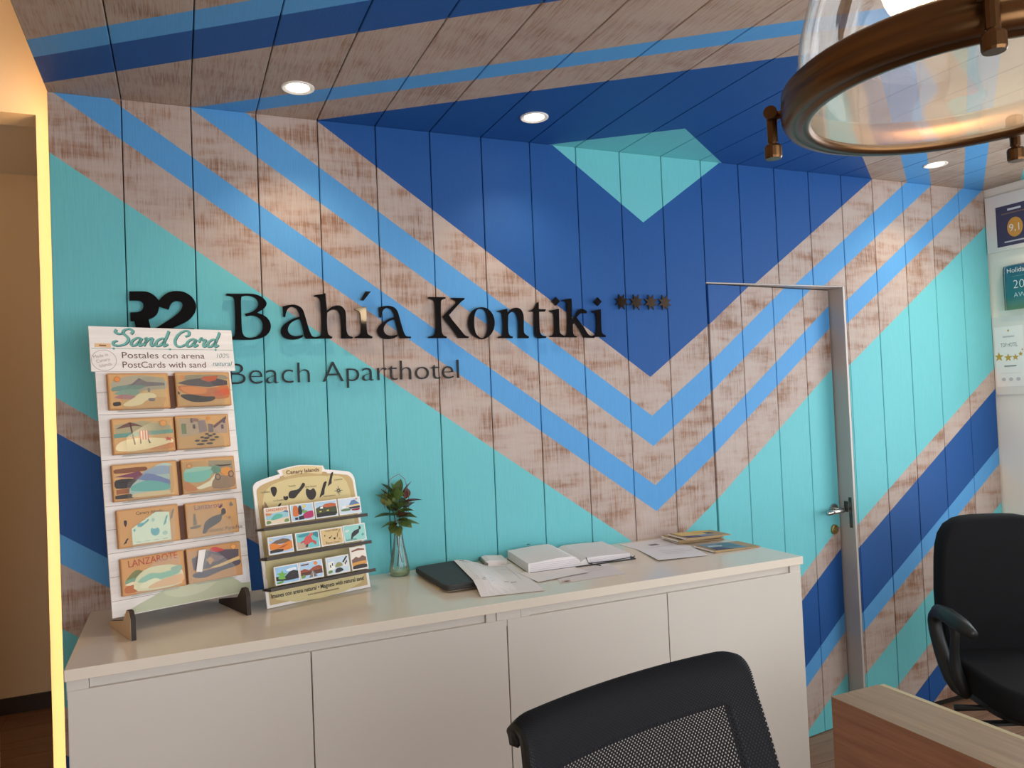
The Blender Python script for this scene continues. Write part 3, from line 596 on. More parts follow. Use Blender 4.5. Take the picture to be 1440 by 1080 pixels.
def c4r(p):
    p.p((204, 154, 98), [(0, 0), (1, 0), (1, 1), (0, 1)]).p((74, 72, 76), [(.27+a*.52, .06+b*.76) for a, b in LANZ], 1).p((60, 44, 46), [(.64, .8), (.68, .9), (.72, .86), (.68, .78)])
    p.t((128, 84, 118), 'Lanzarote', .021, .44, .82).t((92, 80, 74), 'Volcanic Paradise', .0155, .72, .07).p((128, 112, 92), [(.1, .35), (.12, .7), (.16, .7), (.18, .35)]).p((120, 100, 84), [(.04, .3), (.24, .34), (.22, .26), (.06, .24)], 1)
    for q in range(8): p.p((146, 124, 104), [(.84, .48), (.84+.06*math.cos(q*.785), .48+.1*math.sin(q*.785)), (.85+.012*math.cos(q*.785+.5), .48+.02*math.sin(q*.785+.5))])
    p.p((120, 116, 110), [(.86, .84), (.9, .96), (.95, .84), (.9, .8)])
def c5l(p):
    p.p((206, 150, 92), [(0, 0), (1, 0), (1, 1), (0, 1)]).p((122, 124, 74), [(.02, .35), (.2, .66), (.34, .55), (.2, .34)], 1).p((206, 112, 62), [(.3, .55), (.6, .72), (.7, .62), (.3, .45)], 1).p((120, 160, 130), [(.05, .4), (.4, .5), (.3, .3), (.05, .3)], 1).p((186, 104, 52), [(.02, .04), (.2, .04), (.2, .24), (.03, .22)], 1).p((222, 214, 170), [(.22, .04), (.2, .42), (.45, .68), (.9, .6), (.95, .06)], 1).p((132, 186, 160), [(.22, .3), (.42, .5), (.6, .46), (.9, .5), (.9, .36), (.5, .26)], 1).p((236, 228, 190), [(.25, .2), (.5, .34), (.62, .2), (.5, .1), (.3, .1)], 1).p((226, 176, 126), [(.5, .2), (.95, .34), (.95, .08), (.4, .06)], 1).p((140, 176, 152), [(.78, .56), (.96, .6), (.96, .46), (.84, .42)], 1).p((232, 216, 178), [(.02, .28), (.15, .34), (.2, .28), (.1, .24)], 1)
    p.t((176, 66, 52), 'LANZAROTE', .026, .5, .80, fit=.128, rot=.045)
def c5r(p):
    p.p((202, 146, 92), [(0, 0), (1, 0), (1, 1), (0, 1)]).p((88, 76, 88), [(.06, .72), (.3, .86), (.5, .98), (.7, .86), (.98, .8), (.97, .58), (.7, .48), (.4, .34), (.08, .36)]).p((198, 66, 62), [(.4, .9), (.5, .99), (.62, .92), (.7, .84), (.55, .82)], 1).p((132, 104, 108), [(.3, .6), (.45, .8), (.56, .7), (.7, .62), (.5, .5)]).p((206, 152, 100), [(.34, .62), (.42, .7), (.48, .58), (.4, .44)]).p((226, 190, 130), [(.4, .36), (.7, .46), (.96, .56), (.96, .46), (.6, .34)], 1).p((84, 74, 88), [(.06, .24), (.3, .3), (.6, .34), (.97, .46), (.97, .3), (.6, .2), (.3, .08), (.1, .12)], 1).p((196, 120, 50), ellipse(.88, .9, .055, .085)).p((236, 170, 84), ellipse(.88, .9, .045, .07))
PKT = [(.2, .0), (.2, .5), (.62, .93), (.92, .9), (.92, .3), (.86, .0)]
PKR = [(.0, .06), (.14, .0), (.2, .0), (.86, .0), (.86, .35), (.6, .75), (.42, .96), (.0, .96)]
cards = [(1, 'l', .002, .164, .604, .707, 'top left wooden postcard with white beach, pale house and purple mountain', c1l, PKT), (1, 'r', .183, .344, .606, .709, 'top right wooden postcard with orange dunes and dark volcanic ridge', c1r, PKR),
 (2, 'l', .004, .168, .478, .578, 'wooden postcard with brown beach parasol and striped deck chair', c2l, PKT), (2, 'r', .173, .329, .480, .579, 'wooden postcard with village street of pale houses and dark cobbles', c2r, PKR),
 (3, 'l', -.004, .167, .349, .450, 'wooden postcard with blue hill above turquoise sea and dark bands on its left', c3l, PKT), (3, 'r', .179, .335, .350, .450, 'wooden postcard with orange and green moped beside turquoise water', c3r, PKR),
 (4, 'l', .0, .161, .222, .325, 'wooden postcard with teal islands on a pale archipelago map', c4l, PKT), (4, 'r', .180, .330, .222, .322, 'wooden postcard with one large dark grey island shape and purple title', c4r, PKR),
 (5, 'l', .001, .166, .095, .194, 'bottom left wooden postcard with red LANZAROTE lettering', c5l, PKT), (5, 'r', .173, .329, .096, .194, 'bottom right wooden postcard with dark purple volcano and red crater', c5r, PKR)]
for a in cards: hold_card(*a)
M['divider'] = mat('brown_divider', S(92, 54, 34), .6)
for (a, b, z0, z1) in ((.1655, .1815, .604, .70), (.1688, .1722, .478, .574), (.1680, .1782, .349, .446), (.1620, .1790, .222, .318), (.1668, .1722, .095, .19)):
    lean_box(MB(), a, b, z0, z1, .001, .012, LEAN).build('row_divider', 'divider', stand)
# price tag in a clear sleeve hooked over the bottom right card
base = P0 + Matrix.Rotation(YAW, 3, 'Z') @ Vector(bp(.205, .128, .028, LEAN))
t = thing('price_tag', 'small white folded paper tag in a clear sleeve before the volcano postcard', 'tag', base, (-LEAN, 0, YAW))
MB().prism([(-.012, 0), (.004, -.004), (.02, .058), (.0, .058)], lambda a, b: (a, 0, b), lambda a, b: (a, -.0012, b)).build('paper', 'white_card', t)
MB().prism([(.005, -.004), (.013, .004), (.032, .062), (.021, .058)], lambda a, b: (a, -.002, b), lambda a, b: (a, -.0032, b)).build('sleeve_edge', 'pocket', t)

# ------------------------------------------------------------------ magnet stand
MY, ML = R(17), R(12.5)
P1 = Vector((.557, -.277, ZC+.0016))
ms = thing('magnet_stand', 'low arched parchment-map display with three dark shelves of souvenir magnets', 'display stand', P1, (0, 0, MY))
OUT = smooth_loop([(0, 0, 1), (0, .335), (.004, .365), (.03, .378), (.088, .390, 1), (.082, .402, 1), (.12, .409), (.162, .412), (.235, .404, 1), (.240, .391, 1), (.30, .381), (.33, .372), (.341, .345), (.342, .0, 1)], 5)
def lean_prism(pts, o0, o1, L): return MB().prism(pts, lambda a, b: bp(a, b, o0, L), lambda a, b: bp(a, b, o1, L))
lean_prism(OUT, -.006, 0, ML).build('board', 'white_card', ms)
mp = MB()
IN = smooth_loop([(.009, .008, 1), (.009, .33), (.013, .352), (.04, .366), (.10, .380), (.162, .386), (.23, .380), (.30, .369), (.322, .362), (.333, .34), (.333, .008, 1)], 5)
bpoly(mp, IN, .0006, S(196, 168, 116), ML)
bpoly(mp, smooth_loop([(.03, .02), (.02, .2), (.03, .33), (.10, .37), (.24, .37), (.31, .345), (.318, .2), (.31, .02)], 4), .0009, S(214, 196, 142), ML)
bpoly(mp, smooth_loop([(.10, .379, 1), (.098, .401, 1), (.162, .409), (.232, .400, 1), (.226, .377, 1), (.162, .386)], 5), .0013, S(222, 200, 150), ML)
bpoly(mp, [(.082, .370), (.104, .374), (.104, .386), (.088, .382)], .0011, S(190, 160, 108), ML)
bpoly(mp, [(.224, .372), (.248, .368), (.244, .382), (.230, .384)], .0011, S(190, 160, 108), ML)
INK = S(44, 36, 34)
def mt(s, size, x, z, col=INK, **kw): htext(s, size, x, z, col, o=.0018, mb=mp, L=ML, align='CENTER', **kw)
mt('Canary Islands', .0165, .164, .387, fit=.110, col=S(92, 46, 26), offset=.0003)
def mi(k, x, z, w_, h_): bpoly(mp, smooth_loop([(x+(a*1.25-.12)*w_, z+(b*1.25-.12)*h_) for a, b in ISL[k]], 4), .0015, INK, ML)
mi(3, .052, .325, .020, .026); mi(0, .113, .315, .046, .036); mi(1, .165, .304, .030, .030); mi(2, .212, .308, .028, .038); mi(2, .245, .340, .022, .034); mi(1, .090, .309, .014, .011); mi(2, .062, .282, .020, .016)
for s_, x, z in (('La Palma', .036, .337), ('Tenerife', .122, .347), ('Gran Canaria', .184, .339), ('Fuerteventura', .243, .303), ('Lanzarote', .282, .352), ('La Gomera', .074, .308), ('El Hierro', .05, .276)): mt(s_, .0072, x, z)
mt('Atlantic Ocean', .013, .125, .280, col=S(120, 60, 30), fit=.075)
for q in range(8):
    a_ = q*math.pi/4; r_ = .018 if q % 2 == 0 else .011; x, z = .277, .318
    bpoly(mp, [(x+.003*math.cos(a_+.8), z+.003*math.sin(a_+.8)), (x+r_*math.cos(a_), z+r_*math.sin(a_)), (x+.003*math.cos(a_-.8), z+.003*math.sin(a_-.8))], .0016, S(80, 80, 80), ML)
for pts in ([(.02, .282), (.045, .284), (.04, .277), (.024, .276)], [(.025, .286), (.03, .312), (.042, .288)], [(.018, .288), (.024, .304), (.026, .286)]): bpoly(mp, pts, .0016, S(140, 112, 76), ML)
mt('Imanes con arena natural • Magnets with natural sand', .0175, .168, .0262, fit=.306, offset=.0003)
mt('www.', .0085, .138, .0135)
bpoly(mp, [(.148, .0135), (.232, .0135), (.232, .0175), (.148, .0175)], .0016, S(150, 126, 84), ML)
mp.build('map_print', 'print', ms)
for z in (.232, .146, .058):
    sh = MB()
    pts = [(.004, z), (.004, z-.006), (.060, z-.012), (.066, z-.012), (.066, z-.0005), (.060, z-.006)]
    sh.prism([(o, t_) for o, t_ in [(.0, z), (.0, z-.006), (.058, z-.012), (.062, z-.012), (.062, z-.002), (.058, z-.006)]], lambda o, t_: bp(-.008, t_, o, ML), lambda o, t_: bp(.335, t_, o, ML))
    sh.build('shelf', 'shelf', ms)
for s in (.004, .338):
    pth = [bp(s, .262-.0+0, .002, ML), bp(s, .25, .012, ML), bp(s, .232, .02, ML)]
    for z in (.232, .146, .058): MB().tube([bp(s, z+.034, .001, ML), bp(s, z+.022, .010, ML), bp(s, z+.004, .012, ML), bp(s, z-.012, .006, ML)], .0012, 5).build('hanging_cord', 'white_card', ms)
lean_prism([(.13, .0), (.15, .3), (.2, .3), (.22, 0)], -.09, -.084, .0).build('rear_strut', 'white_card', ms)
def magnet(s0, z0, wd, hh, label, draw):
    base = P1 + Matrix.Rotation(MY, 3, 'Z') @ Vector(bp(s0+wd/2, z0, .051, ML))
    t = thing('fridge_magnet', label, 'magnet', base, (-ML, 0, MY), group='souvenir magnets on the shelves')
    MB().box(-wd/2, wd/2, -.004, .003, 0, hh).build('plate', 'white_card', t)
    p = Print(-wd/2+.003, wd/2-.003, .003, hh-.003, -.0043); draw(p); p.done(t)
SKY = (176, 206, 226)
def m11(p): p.p((226, 206, 176), [(0, 0), (1, 0), (1, 1), (0, 1)]).p((150, 196, 206), [(0, .3), (1, .35), (1, .7), (0, .6)], 1).p((92, 176, 158), [(.2, .25), (.6, .3), (.75, .5), (.45, .6)], 1).p((206, 132, 92), [(0, .72), (.3, .66), (.2, .55), (0, .55)]).p((92, 112, 152), [(.75, .7), (.9, .78), (1, .7), (1, .6)]).p((110, 140, 80), [(0, .02), (.2, .06), (.16, .2), (.02, .2)], 1).p((120, 150, 90), [(.78, .04), (1, .04), (1, .2), (.85, .22)], 1).t((196, 62, 60), 'LANZAROTE', .011, .5, .80, fit=.064)
def m12(p): p.p(SKY, [(0, 0), (1, 0), (1, 1), (0, 1)]).p((120, 110, 120), [(.3, .6), (.6, .7), (.55, .55), (.3, .5)]).p((112, 168, 92), [(.45, .55), (.6, .62), (.75, .5), (.6, .4)], 1).p((206, 110, 52), [(.05, .4), (.08, .8), (.15, .98), (.28, .92), (.33, .6), (.3, .3), (.1, .28)], 1).p((36, 36, 40), [(.3, .5), (.33, .85), (.42, .95), (.48, .8), (.47, .4), (.35, .35)], 1).p((176, 46, 96), [(.55, .08), (.98, .12), (.98, .5), (.7, .48), (.5, .3)], 1).p((40, 36, 40), [(.3, .02), (.55, .04), (.52, .28), (.3, .24)]).p((40, 36, 40), [(.12, .05), (.26, .05), (.26, .2), (.12, .2)]).p((238, 200, 84), ellipse(.6, .86, .07, .1))
def m13(p): p.p(SKY, [(0, 0), (1, 0), (1, 1), (0, 1)]).p((190, 96, 58), [(.25, .66), (.45, .84), (.75, .88), (.98, .8), (.98, .6), (.3, .58)]).p((70, 74, 46), [(0, .1), (1, .1), (1, .62), (.5, .6), (.2, .72), (0, .6)]).p((196, 196, 80), [(.15, .4), (.25, .42), (.24, .34), (.14, .34)]).p((206, 200, 90), [(.5, .42), (.62, .44), (.6, .34), (.5, .36)]).p((40, 38, 36), [(0, .02), (.9, .02), (1, .24), (.5, .3), (0, .24)]).p((238, 238, 234), [(.2, .66), (.34, .68), (.34, .56), (.2, .56)])
def m14(p): p.p((206, 220, 232), [(0, 0), (1, 0), (1, 1), (0, 1)]).p((96, 124, 166), [(.45, .55), (.6, .85), (.75, .9), (.98, .6), (.98, .55)]).p((232, 196, 110), [(.3, .5), (.98, .58), (.98, .48), (.3, .44)]).p((56, 50, 56), [(.4, .4), (.98, .46), (.98, .3), (.5, .28)]).p((104, 128, 86), [(.05, .3), (.4, .34), (.5, .2), (.1, .18)], 1).p((140, 30, 46), [(.55, .24), (.95, .28), (.9, .14), (.6, .16)], 1).p((238, 238, 238), [(.1, .5), (.3, .54), (.3, .4), (.1, .4)]).p((226, 140, 90), ellipse(.85, .92, .05, .06))
def m21(p): p.p((176, 200, 226), [(0, 0), (1, 0), (1, 1), (0, 1)]).p((118, 92, 70), [(.05, .62), (.3, .8), (.6, .88), (.85, .8), (1, .6), (.5, .55)]).p((222, 128, 42), [(0, .6), (.25, .62), (.5, .5), (.98, .66), (.98, .2), (.5, .1), (.05, .25)], 1).p((178, 86, 34), [(.3, .3), (.6, .42), (.85, .5), (.6, .3)]).p((52, 44, 36), [(0, .04), (.55, .06), (.6, .2), (.3, .26), (0, .2)]).p((242, 204, 90), ellipse(.1, .88, .05, .07))
def m22(p): p.p((112, 196, 196), [(0, 0), (1, 0), (1, 1), (0, 1)]).p((196, 168, 142), [(0, .02), (.55, .02), (.3, .3), (0, .5)]).p((66, 146, 158), [(.1, .9), (.6, .98), (.5, .8), (.15, .75)], 1).p((58, 134, 146), [(.7, .9), (.98, .95), (.98, .6), (.85, .7)], 1).p((206, 86, 82), [(.3, .35), (.36, .66), (.5, .8), (.65, .72), (.7, .45), (.55, .28), (.4, .22)], 1).p((214, 100, 92), [(.55, .78), (.66, .95), (.76, .9), (.68, .72)], 1).p((196, 84, 80), [(.68, .5), (.86, .36), (.84, .14), (.74, .3), (.62, .38)], 1).p((196, 84, 80), [(.34, .42), (.14, .36), (.2, .48), (.34, .52)], 1).p((60, 50, 52), [(.4, .24), (.36, .08), (.46, .1), (.48, .24)], 1)
    
def m23(p):
    p.p((214, 186, 132), [(-.04, -.06), (1.04, -.06), (1.04, 1.06), (-.04, 1.06)]); isle(p, 0, .34, .38, .16, .2, (44, 34, 32)); isle(p, 1, .55, .28, .12, .16, (44, 34, 32)); isle(p, 2, .72, .4, .1, .3, (44, 34, 32)); isle(p, 2, .84, .7, .08, .2, (44, 34, 32)); isle(p, 3, .12, .55, .07, .12, (44, 34, 32)); isle(p, 2, .16, .12, .08, .1, (44, 34, 32))
    p.t((92, 60, 40), 'Canary Islands', .0075, .5, .86).t((92, 60, 40), 'Atlantic Ocean', .0075, .5, .06)
    for q in range(8): p.p((120, 96, 70), [(.85, .28), (.85+.07*math.cos(q*.785), .28+.1*math.sin(q*.785)), (.86, .3)])
def m24(p): p.p((150, 210, 200), [(0, 0), (1, 0), (1, 1), (0, 1)]).p((48, 46, 48), [(.28+a*.55, .12+b*.84) for a, b in LANZ], 1).p((96, 168, 160), [(.8, .3), (.86, .42), (.96, .34), (.86, .2)]).p((206, 226, 214), [(.05, .7), (.2, .76), (.24, .66), (.08, .6)], 1).t((50, 46, 48), 'Lanzarote', .009, .3, .04)
def m31(p): p.p((150, 194, 226), [(0, 0), (1, 0), (1, 1), (0, 1)]).p((232, 238, 244), [(.5, .8), (.9, .86), (.9, .7), (.55, .68)], 1).p((40, 38, 40), [(0, .45), (.4, .4), (.6, .62), (.8, .7), (1, .6), (1, .15), (.5, .12), (0, .2)]).p((112, 176, 72), [(.1, .3), (.16, .5), (.05, .62), (.25, .66), (.3, .8), (.36, .6), (.5, .58), (.38, .42), (.4, .25)], 1).p((96, 150, 66), [(.02, .1), (.3, .16), (.26, .02), (.05, .02)], 1)
def m32(p): p.p((176, 206, 232), [(0, 0), (1, 0), (1, 1), (0, 1)]).p((150, 74, 46), [(0, .55), (.2, .62), (.4, .5), (.6, .66), (.85, .72), (1, .62), (1, .3), (0, .3)]).p((92, 52, 40), [(0, .4), (1, .46), (1, .2), (0, .2)]).p((120, 112, 110), [(.35, .02), (.75, .06), (.56, .46), (.52, .46)]).p((236, 226, 206), [(.53, .05), (.57, .05), (.55, .4), (.54, .4)]).p((112, 150, 70), [(.02, .06), (.2, .1), (.18, .24), (.04, .22)], 1).p((226, 140, 60), ellipse(.72, .86, .08, .12)).p((110, 64, 44), [(.05, .9), (.4, .92), (.4, .84), (.05, .82)])
def m33(p):
    p.p((196, 214, 226), [(0, 0), (1, 0), (1, 1), (0, 1)]).p((236, 234, 226), [(.05, .2), (.05, .72), (.3, .78), (.35, .3)]).p((226, 222, 214), [(.95, .3), (.95, .75), (.75, .7), (.72, .35)]).p((150, 146, 96), [(.38, .5), (.5, .66), (.66, .6), (.7, .4), (.4, .36)], 1).p((40, 40, 42), [(.7, .62), (.92, .98), (.98, .94), (.78, .6)]).p((46, 44, 46), [(.35, .02), (.72, .1), (.6, .3), (.38, .26)], 1).p((110, 140, 80), [(.02, .05), (.2, .08), (.18, .22), (.03, .2)], 1)
    
    for x, z in ((.12, .4), (.22, .5), (.82, .45), (.88, .55)): p.p((52, 50, 54), [(x, z), (x+.05, z), (x+.05, z+.16), (x, z+.16)])
def m34(p): p.p((236, 226, 214), [(0, 0), (1, 0), (1, 1), (0, 1)]).p((132, 80, 52), [(.05, .88), (.5, .96), (.95, .9), (.95, .84), (.5, .86), (.05, .82)]).p((122, 92, 80), [(0, .45), (.3, .58), (.5, .5), (.75, .6), (1, .5), (1, .3), (0, .25)]).p((212, 152, 70), [(0, .3), (1, .34), (1, .2), (0, .16)], 1).p((52, 44, 42), [(0, .02), (1, .02), (1, .16), (.5, .2), (0, .14)], 1)
for a in ((.003, .2345, .0755, .052, 'magnet lettered LANZAROTE with turquoise lagoon, first on the top shelf', m11), (.083, .2345, .075, .052, 'magnet with orange and black cats beside pink flowers, top shelf', m12), (.162, .2345, .075, .052, 'magnet with red mountain over dark vineyards, top shelf', m13), (.242, .2345, .077, .052, 'magnet with blue peak and pale fields, last on the top shelf', m14),
 (.003, .1485, .076, .052, 'magnet with orange dunes under grey mountain, first on the middle shelf', m21), (.088, .1485, .076, .052, 'magnet with red sea turtle on turquoise water, middle shelf', m22), (.168, .1485, .075, .052, 'tan parchment map magnet of the archipelago, middle shelf', m23), (.245, .1485, .078, .053, 'turquoise magnet with black island shape, last on the middle shelf', m24),
 (.011, .0605, .075, .053, 'magnet with green cactus before black hill, first on the bottom shelf', m31), (.0872, .0605, .0755, .053, 'magnet with grey road towards brown volcanoes, bottom shelf', m32), (.174, .0605, .077, .053, 'magnet with white walled garden and dark roof line, bottom shelf', m33), (.258, .0605, .056, .071, 'upright magnet with volcanic plain, last on the bottom shelf', m34)): magnet(*a)

# ------------------------------------------------------------------ vase with leafy twigs
VX, VY = 1.012, -.060
t = thing('glass_vase', 'small clear flared glass vase with a little greenish water on the counter', 'vase', (VX, VY, ZC))
prof = [(0, .0005), (.030, .001), (.0335, .006), (.0345, .02), (.032, .04), (.025, .075), (.018, .11), (.0135, .15), (.0125, .178), (.0145, .186)]
MB().lathe(prof, 28).build('body', 'vase_glass', t, smooth=True)
MB().lathe([(0, .004), (.030, .004), (.0322, .014), (.0322, .024), (0, .024)], 24).build('water', mat('pale_green_water', S(196, 212, 150), .05, 0, Alpha=.35), t)
t = thing('leafy_twigs', 'bunch of dark green and reddish leaves with two wire loops standing in the glass vase', 'plant', (VX, VY, ZC+.012))
MB().tube([(-.006, .0, .02), (.002, 0, .09), (.006, 0, .16), (.01, .0, .27)], [.0018, .002, .002, .0012], 6).tube([(.010, .0, .03), (-.004, 0, .10), (-.006, 0, .16), (-.02, .0, .24)], [.0018, .002, .002, .0012], 6).build('stem', 'stem', t)
def leaf_mesh(L, w_, curl):
    mb = MB(); n = 7; v = []
    for i in range(n):
        a = i/(n-1); ww = w_*math.sin(math.pi*min(1, a**.8*.97+.03))**.9*.5+.0004; zc = -curl*a*a
        v += [(a*L, -ww, zc+ww*.35), (a*L, 0, zc), (a*L, ww, zc+ww*.35)]
    return mb.add(v, [(i*3+j, i*3+j+1, i*3+j+4, i*3+j+3) for i in range(n-1) for j in range(2)])
rl = random.Random(4)
LV = [(-.010, .235, 150, 55, .060, .034, 'leaf'), (.004, .235, 60, 70, .060, .034, 'leaf'), (.02, .235, 20, 62, .055, .022, 'leaf_red'), (-.02, .225, 200, 60, .055, .036, 'leaf_pale'), (-.028, .222, 170, 45, .05, .034, 'leaf_pale'), (.0, .225, 250, 60, .05, .036, 'leaf'), (.012, .215, -10, 15, .072, .028, 'leaf_red'), (.008, .205, 300, 35, .055, .034, 'leaf'), (-.012, .205, 230, 30, .055, .036, 'leaf_pale'), (-.006, .19, 185, 8, .075, .030, 'leaf'), (.004, .19, 270, 25, .06, .038, 'leaf_red'), (.006, .185, 340, 5, .06, .030, 'leaf'), (.004, .175, 0, -5, .075, .020, 'leaf'), (-.004, .172, 175, -2, .055, .024, 'leaf'), (-.002, .172, 220, -18, .05, .028, 'leaf_pale'), (.004, .175, 310, -12, .052, .03, 'leaf'), (0, .2, 120, 35, .055, .034, 'leaf'), (.01, .21, 80, 40, .05, .03, 'leaf'), (-.015, .2, 100, 30, .05, .03, 'leaf_pale'), (.0, .185, 40, 20, .055, .03, 'leaf')]
LV += [(x+rl.uniform(-.012, .012), z+rl.uniform(-.015, .012), az+rl.uniform(25, 60), el+rl.uniform(-20, 25), L*.85, w_*.95, m_) for (x, z, az, el, L, w_, m_) in LV[:16]]
for (x, z, az, el, L, w_, m_) in LV:
    o = leaf_mesh(L*1.0, w_*1.4, .010).build('leaf', m_, t, smooth=True); o.location = (x*1.2, 0, (z-.17)*1.5+.162); o.rotation_euler = (rl.uniform(-.5, .5), -R(el), R(az))
MB().tube([(-.044, 0, .22), (-.042, 0, .27), (-.02, 0, .318), (.01, 0, .332), (.030, 0, .314), (.042, 0, .27), (.042, .0, .22), (.032, 0, .175)], .0011, 5).tube([(-.03, .004, .235), (-.012, .004, .28), (.012, .004, .292), (.028, .004, .265), (.034, .004, .21), (.03, .004, .17)], .0010, 5).build('wire_loop', 'wire', t)

# ------------------------------------------------------------------ papers on the counter
def sheet(name, pts, label, cat, m='paper', z=ZC+.0006, curl=None, th=.0005, n=9, marks=None, group=None):
    """four corners back-left, back-right, front-right, front-left on the counter; curl(u,v) lifts it"""
    bl, br, fr, fl = [Vector((*p, 0)) for p in pts]; c0 = (bl+br+fr+fl)/4
    def fn(u, v): q = (bl*(1-u)+br*u)*(1-v)+(fl*(1-u)+fr*u)*v-c0; return (q.x, q.y, curl(u, v) if curl else 0)
    t = thing(name, label, cat, (c0.x, c0.y, z), group=group)
    mb = MB(); vs = [fn(i/(n-1), j/(n-1)) for j in range(n) for i in range(n)]; N = n*n
    top = [(j*n+i, j*n+i+1, (j+1)*n+i+1, (j+1)*n+i) for j in range(n-1) for i in range(n-1)]
    mb.add([(x, y, z_+th) for x, y, z_ in vs]+vs, [f[::-1] for f in top]+[tuple(k_+N for k_ in f) for f in top])
    ring = list(range(n))+[n*j+n-1 for j in range(1, n)]+[n*(n-1)+i for i in range(n-2, -1, -1)]+[n*j for j in range(n-2, 0, -1)]
    mb.add([(x, y, z_+th) for x, y, z_ in vs]+vs, [(ring[i], ring[(i+1) % len(ring)], ring[(i+1) % len(ring)]+N, ring[i]+N) for i in range(len(ring))])
    mb.build('sheet', m, t)
    if marks:
        pm = MB()
        for u0, u1, v0, v1, col in marks:
            k_ = max(1, int((u1-u0)*8)); l_ = max(1, int((v1-v0)*8))
            for a in range(k_):
                for b in range(l_):
                    ua, ub = u0+(u1-u0)*a/k_, u0+(u1-u0)*(a+1)/k_; va, vb = v0+(v1-v0)*b/l_, v0+(v1-v0)*(b+1)/l_
                    pm.add([tuple(Vector(fn(*q))+Vector((0, 0, th+.0006))) for q in ((ua, va), (ub, va), (ub, vb), (ua, vb))], [(0, 1, 2, 3)], S(*col))
        pm.build('printing', 'print', t)['kind'] = 'stuff'
    return t
GR = (150, 146, 150)
# tablet on a yellow folder
t = thing('yellow_folder', 'thin yellow cardboard folder showing behind the dark grey tablet case', 'folder', (1.165, -.165, ZC))
MB().prism([(-.10, -.165), (.065, -.165), (.085, .142), (-.085, .122)], lambda a, b: (a, b, .0), lambda a, b: (a, b, .005)).build('cover', mat('yellow_card', S(214, 186, 120), .6), t)
t = thing('tablet_case', 'dark grey rounded tablet case lying closed on the counter', 'tablet', (1.155, -.215, ZC+.0052))
RC = [(-.088, .145), (.088, .160, ), (.096, .150), (.075, -.150), (.062, -.168), (-.072, -.178), (-.088, -.165), (-.097, .13)]
RC = smooth_loop([(-.094, .125), (-.078, .145), (.062, .165), (.086, .155), (.088, .12), (.050, -.155), (.034, -.172), (-.070, -.182), (-.089, -.165), (-.092, -.12)], 4)
MB().prism(RC, lambda a, b: (a, b, .001), lambda a, b: (a, b, .0195)).build('shell', 'slate', t, bevel=.003)
MB().prism([(a*.985, b*.985) for a, b in RC], lambda a, b: (a, b, 0), lambda a, b: (a, b, .001)).build('underside', 'ply', t)
MB().box(-.03, -.005, -.1815, -.179, .006, .0085).build('port_slot', 'darksteel', t)
sheet('printed_flyer', [(1.204, -.067), (1.400, -.122), (1.335, -.53), (1.140, -.497)], 'white printed form curling over the corner of the tablet case', 'paper', z=ZC+.001, curl=lambda u, v: .0275*max(0, 1-max(0, u-.2)*2.4)**1.3*(1 if v < .78 else max(0, 1-(v-.78)/.22)**.8)+.0008,
      marks=[(.08, .16, .035, .055, (70, 70, 72)), (.1, .48, .10, .108, GR), (.12, .9, .07, .076, GR)]+[(.10+i*.05, .104+i*.05, .16, .5, (188, 184, 188)) for i in range(8)]+[(.55, .556, .1, .6, GR), (.85, .856, .1, .6, GR), (.58, .84, .2, .205, (190, 186, 190)), (.12, .35, .62, .632, GR), (.2, .23, .68, .70, (90, 90, 95)), (.15, .32, .74, .752, GR), (.55, .62, .64, .66, (120, 116, 120)), (.64, .74, .66, .675, (120, 116, 120))])
# rolled catalogue under the open book
t = thing('rolled_catalogue', 'pale catalogue with rolled grey-green spine tucked behind the papers', 'booklet', (1.355, -.06, ZC))
MB().prism([(-.05, .0), (-.052, .010), (-.044, .018), (-.03, .020), (.035, .013), (.035, 0)], lambda a, b: (a, -.05, b+.0006), lambda a, b: (a+.02, .05, b+.0006)).build('pages', 'paper', t)
MB().tube([(-.046, -.051, .0085), (-.026, .051, .0085)], .008, 10).build('spine_roll', mat('greygreen_cover', S(104, 108, 92), .5), t, smooth=True)
# open diary
t = thing('open_diary', 'thick diary lying open with curved pages and elastic band on the counter', 'book', (1.60, -.18, ZC))
def page_block(sgn, h0, w_, d0, d1, skew, n=12):
    prof = []
    for i in range(n+1):
        a = i/n; prof.append((sgn*a*w_, h0*(1-.12*a)*(.5+.5*min(1, a*7)**.6)*(1+.10*math.sin(math.pi*min(1, a*1.15)))))
    poly = [(0, 0)]+prof+[(sgn*w_, 0)]
    return MB().prism(poly, lambda a, b: (a+skew*d0, d0, b+.0035), lambda a, b: (a+skew*d1, d1, b+.0035))
cv = MB().prism([(-.208, -.118), (.205, -.118), (.250, .148), (-.178, .148)], lambda a, b: (a, b, .0006), lambda a, b: (a, b, .0032)); cv.build('cover', 'slate', t)
page_block(-1, .034, .196, -.112, .142, .13).build('page_block', 'paper', t)
page_block(1, .022, .200, -.112, .142, .13).build('page_block', 'paper', t)
ln = MB()
for i in range(4):
    ln.box(-.204, -.012, -.1128, -.1122, .010+i*.006, .0106+i*.006, S(160, 152, 164)); ln.box(.02, .19, -.1128, -.1122, .008+i*.004, .0085+i*.004, S(160, 152, 164))
for i in range(9):
    y = -.08+i*.024
    ln.add([(.04+.13*y, y, .0285), (.17+.13*y, y, .0262), (.17+.13*y, y+.0012, .0262), (.04+.13*y, y+.0012, .0285)], [(0, 1, 2, 3)], S(196, 190, 196))
ln.build('page_lines', 'print', t)
MB().tube([(.005, -.118, .030), (.012, -.122, .010), (.10, -.121, .007), (.198, -.119, .010), (.204, -.112, .012)], .0016, 6).tube([(.012, -.122, .010), (.045, -.150, .003)], .0016, 6).build('elastic_band', 'black_plastic', t)
MB().tube([(-.10, .139, .045), (-.095, .146, .047), (-.088, .139, .046)], .0012, 5).build('paper_clip', 'darksteel', t)
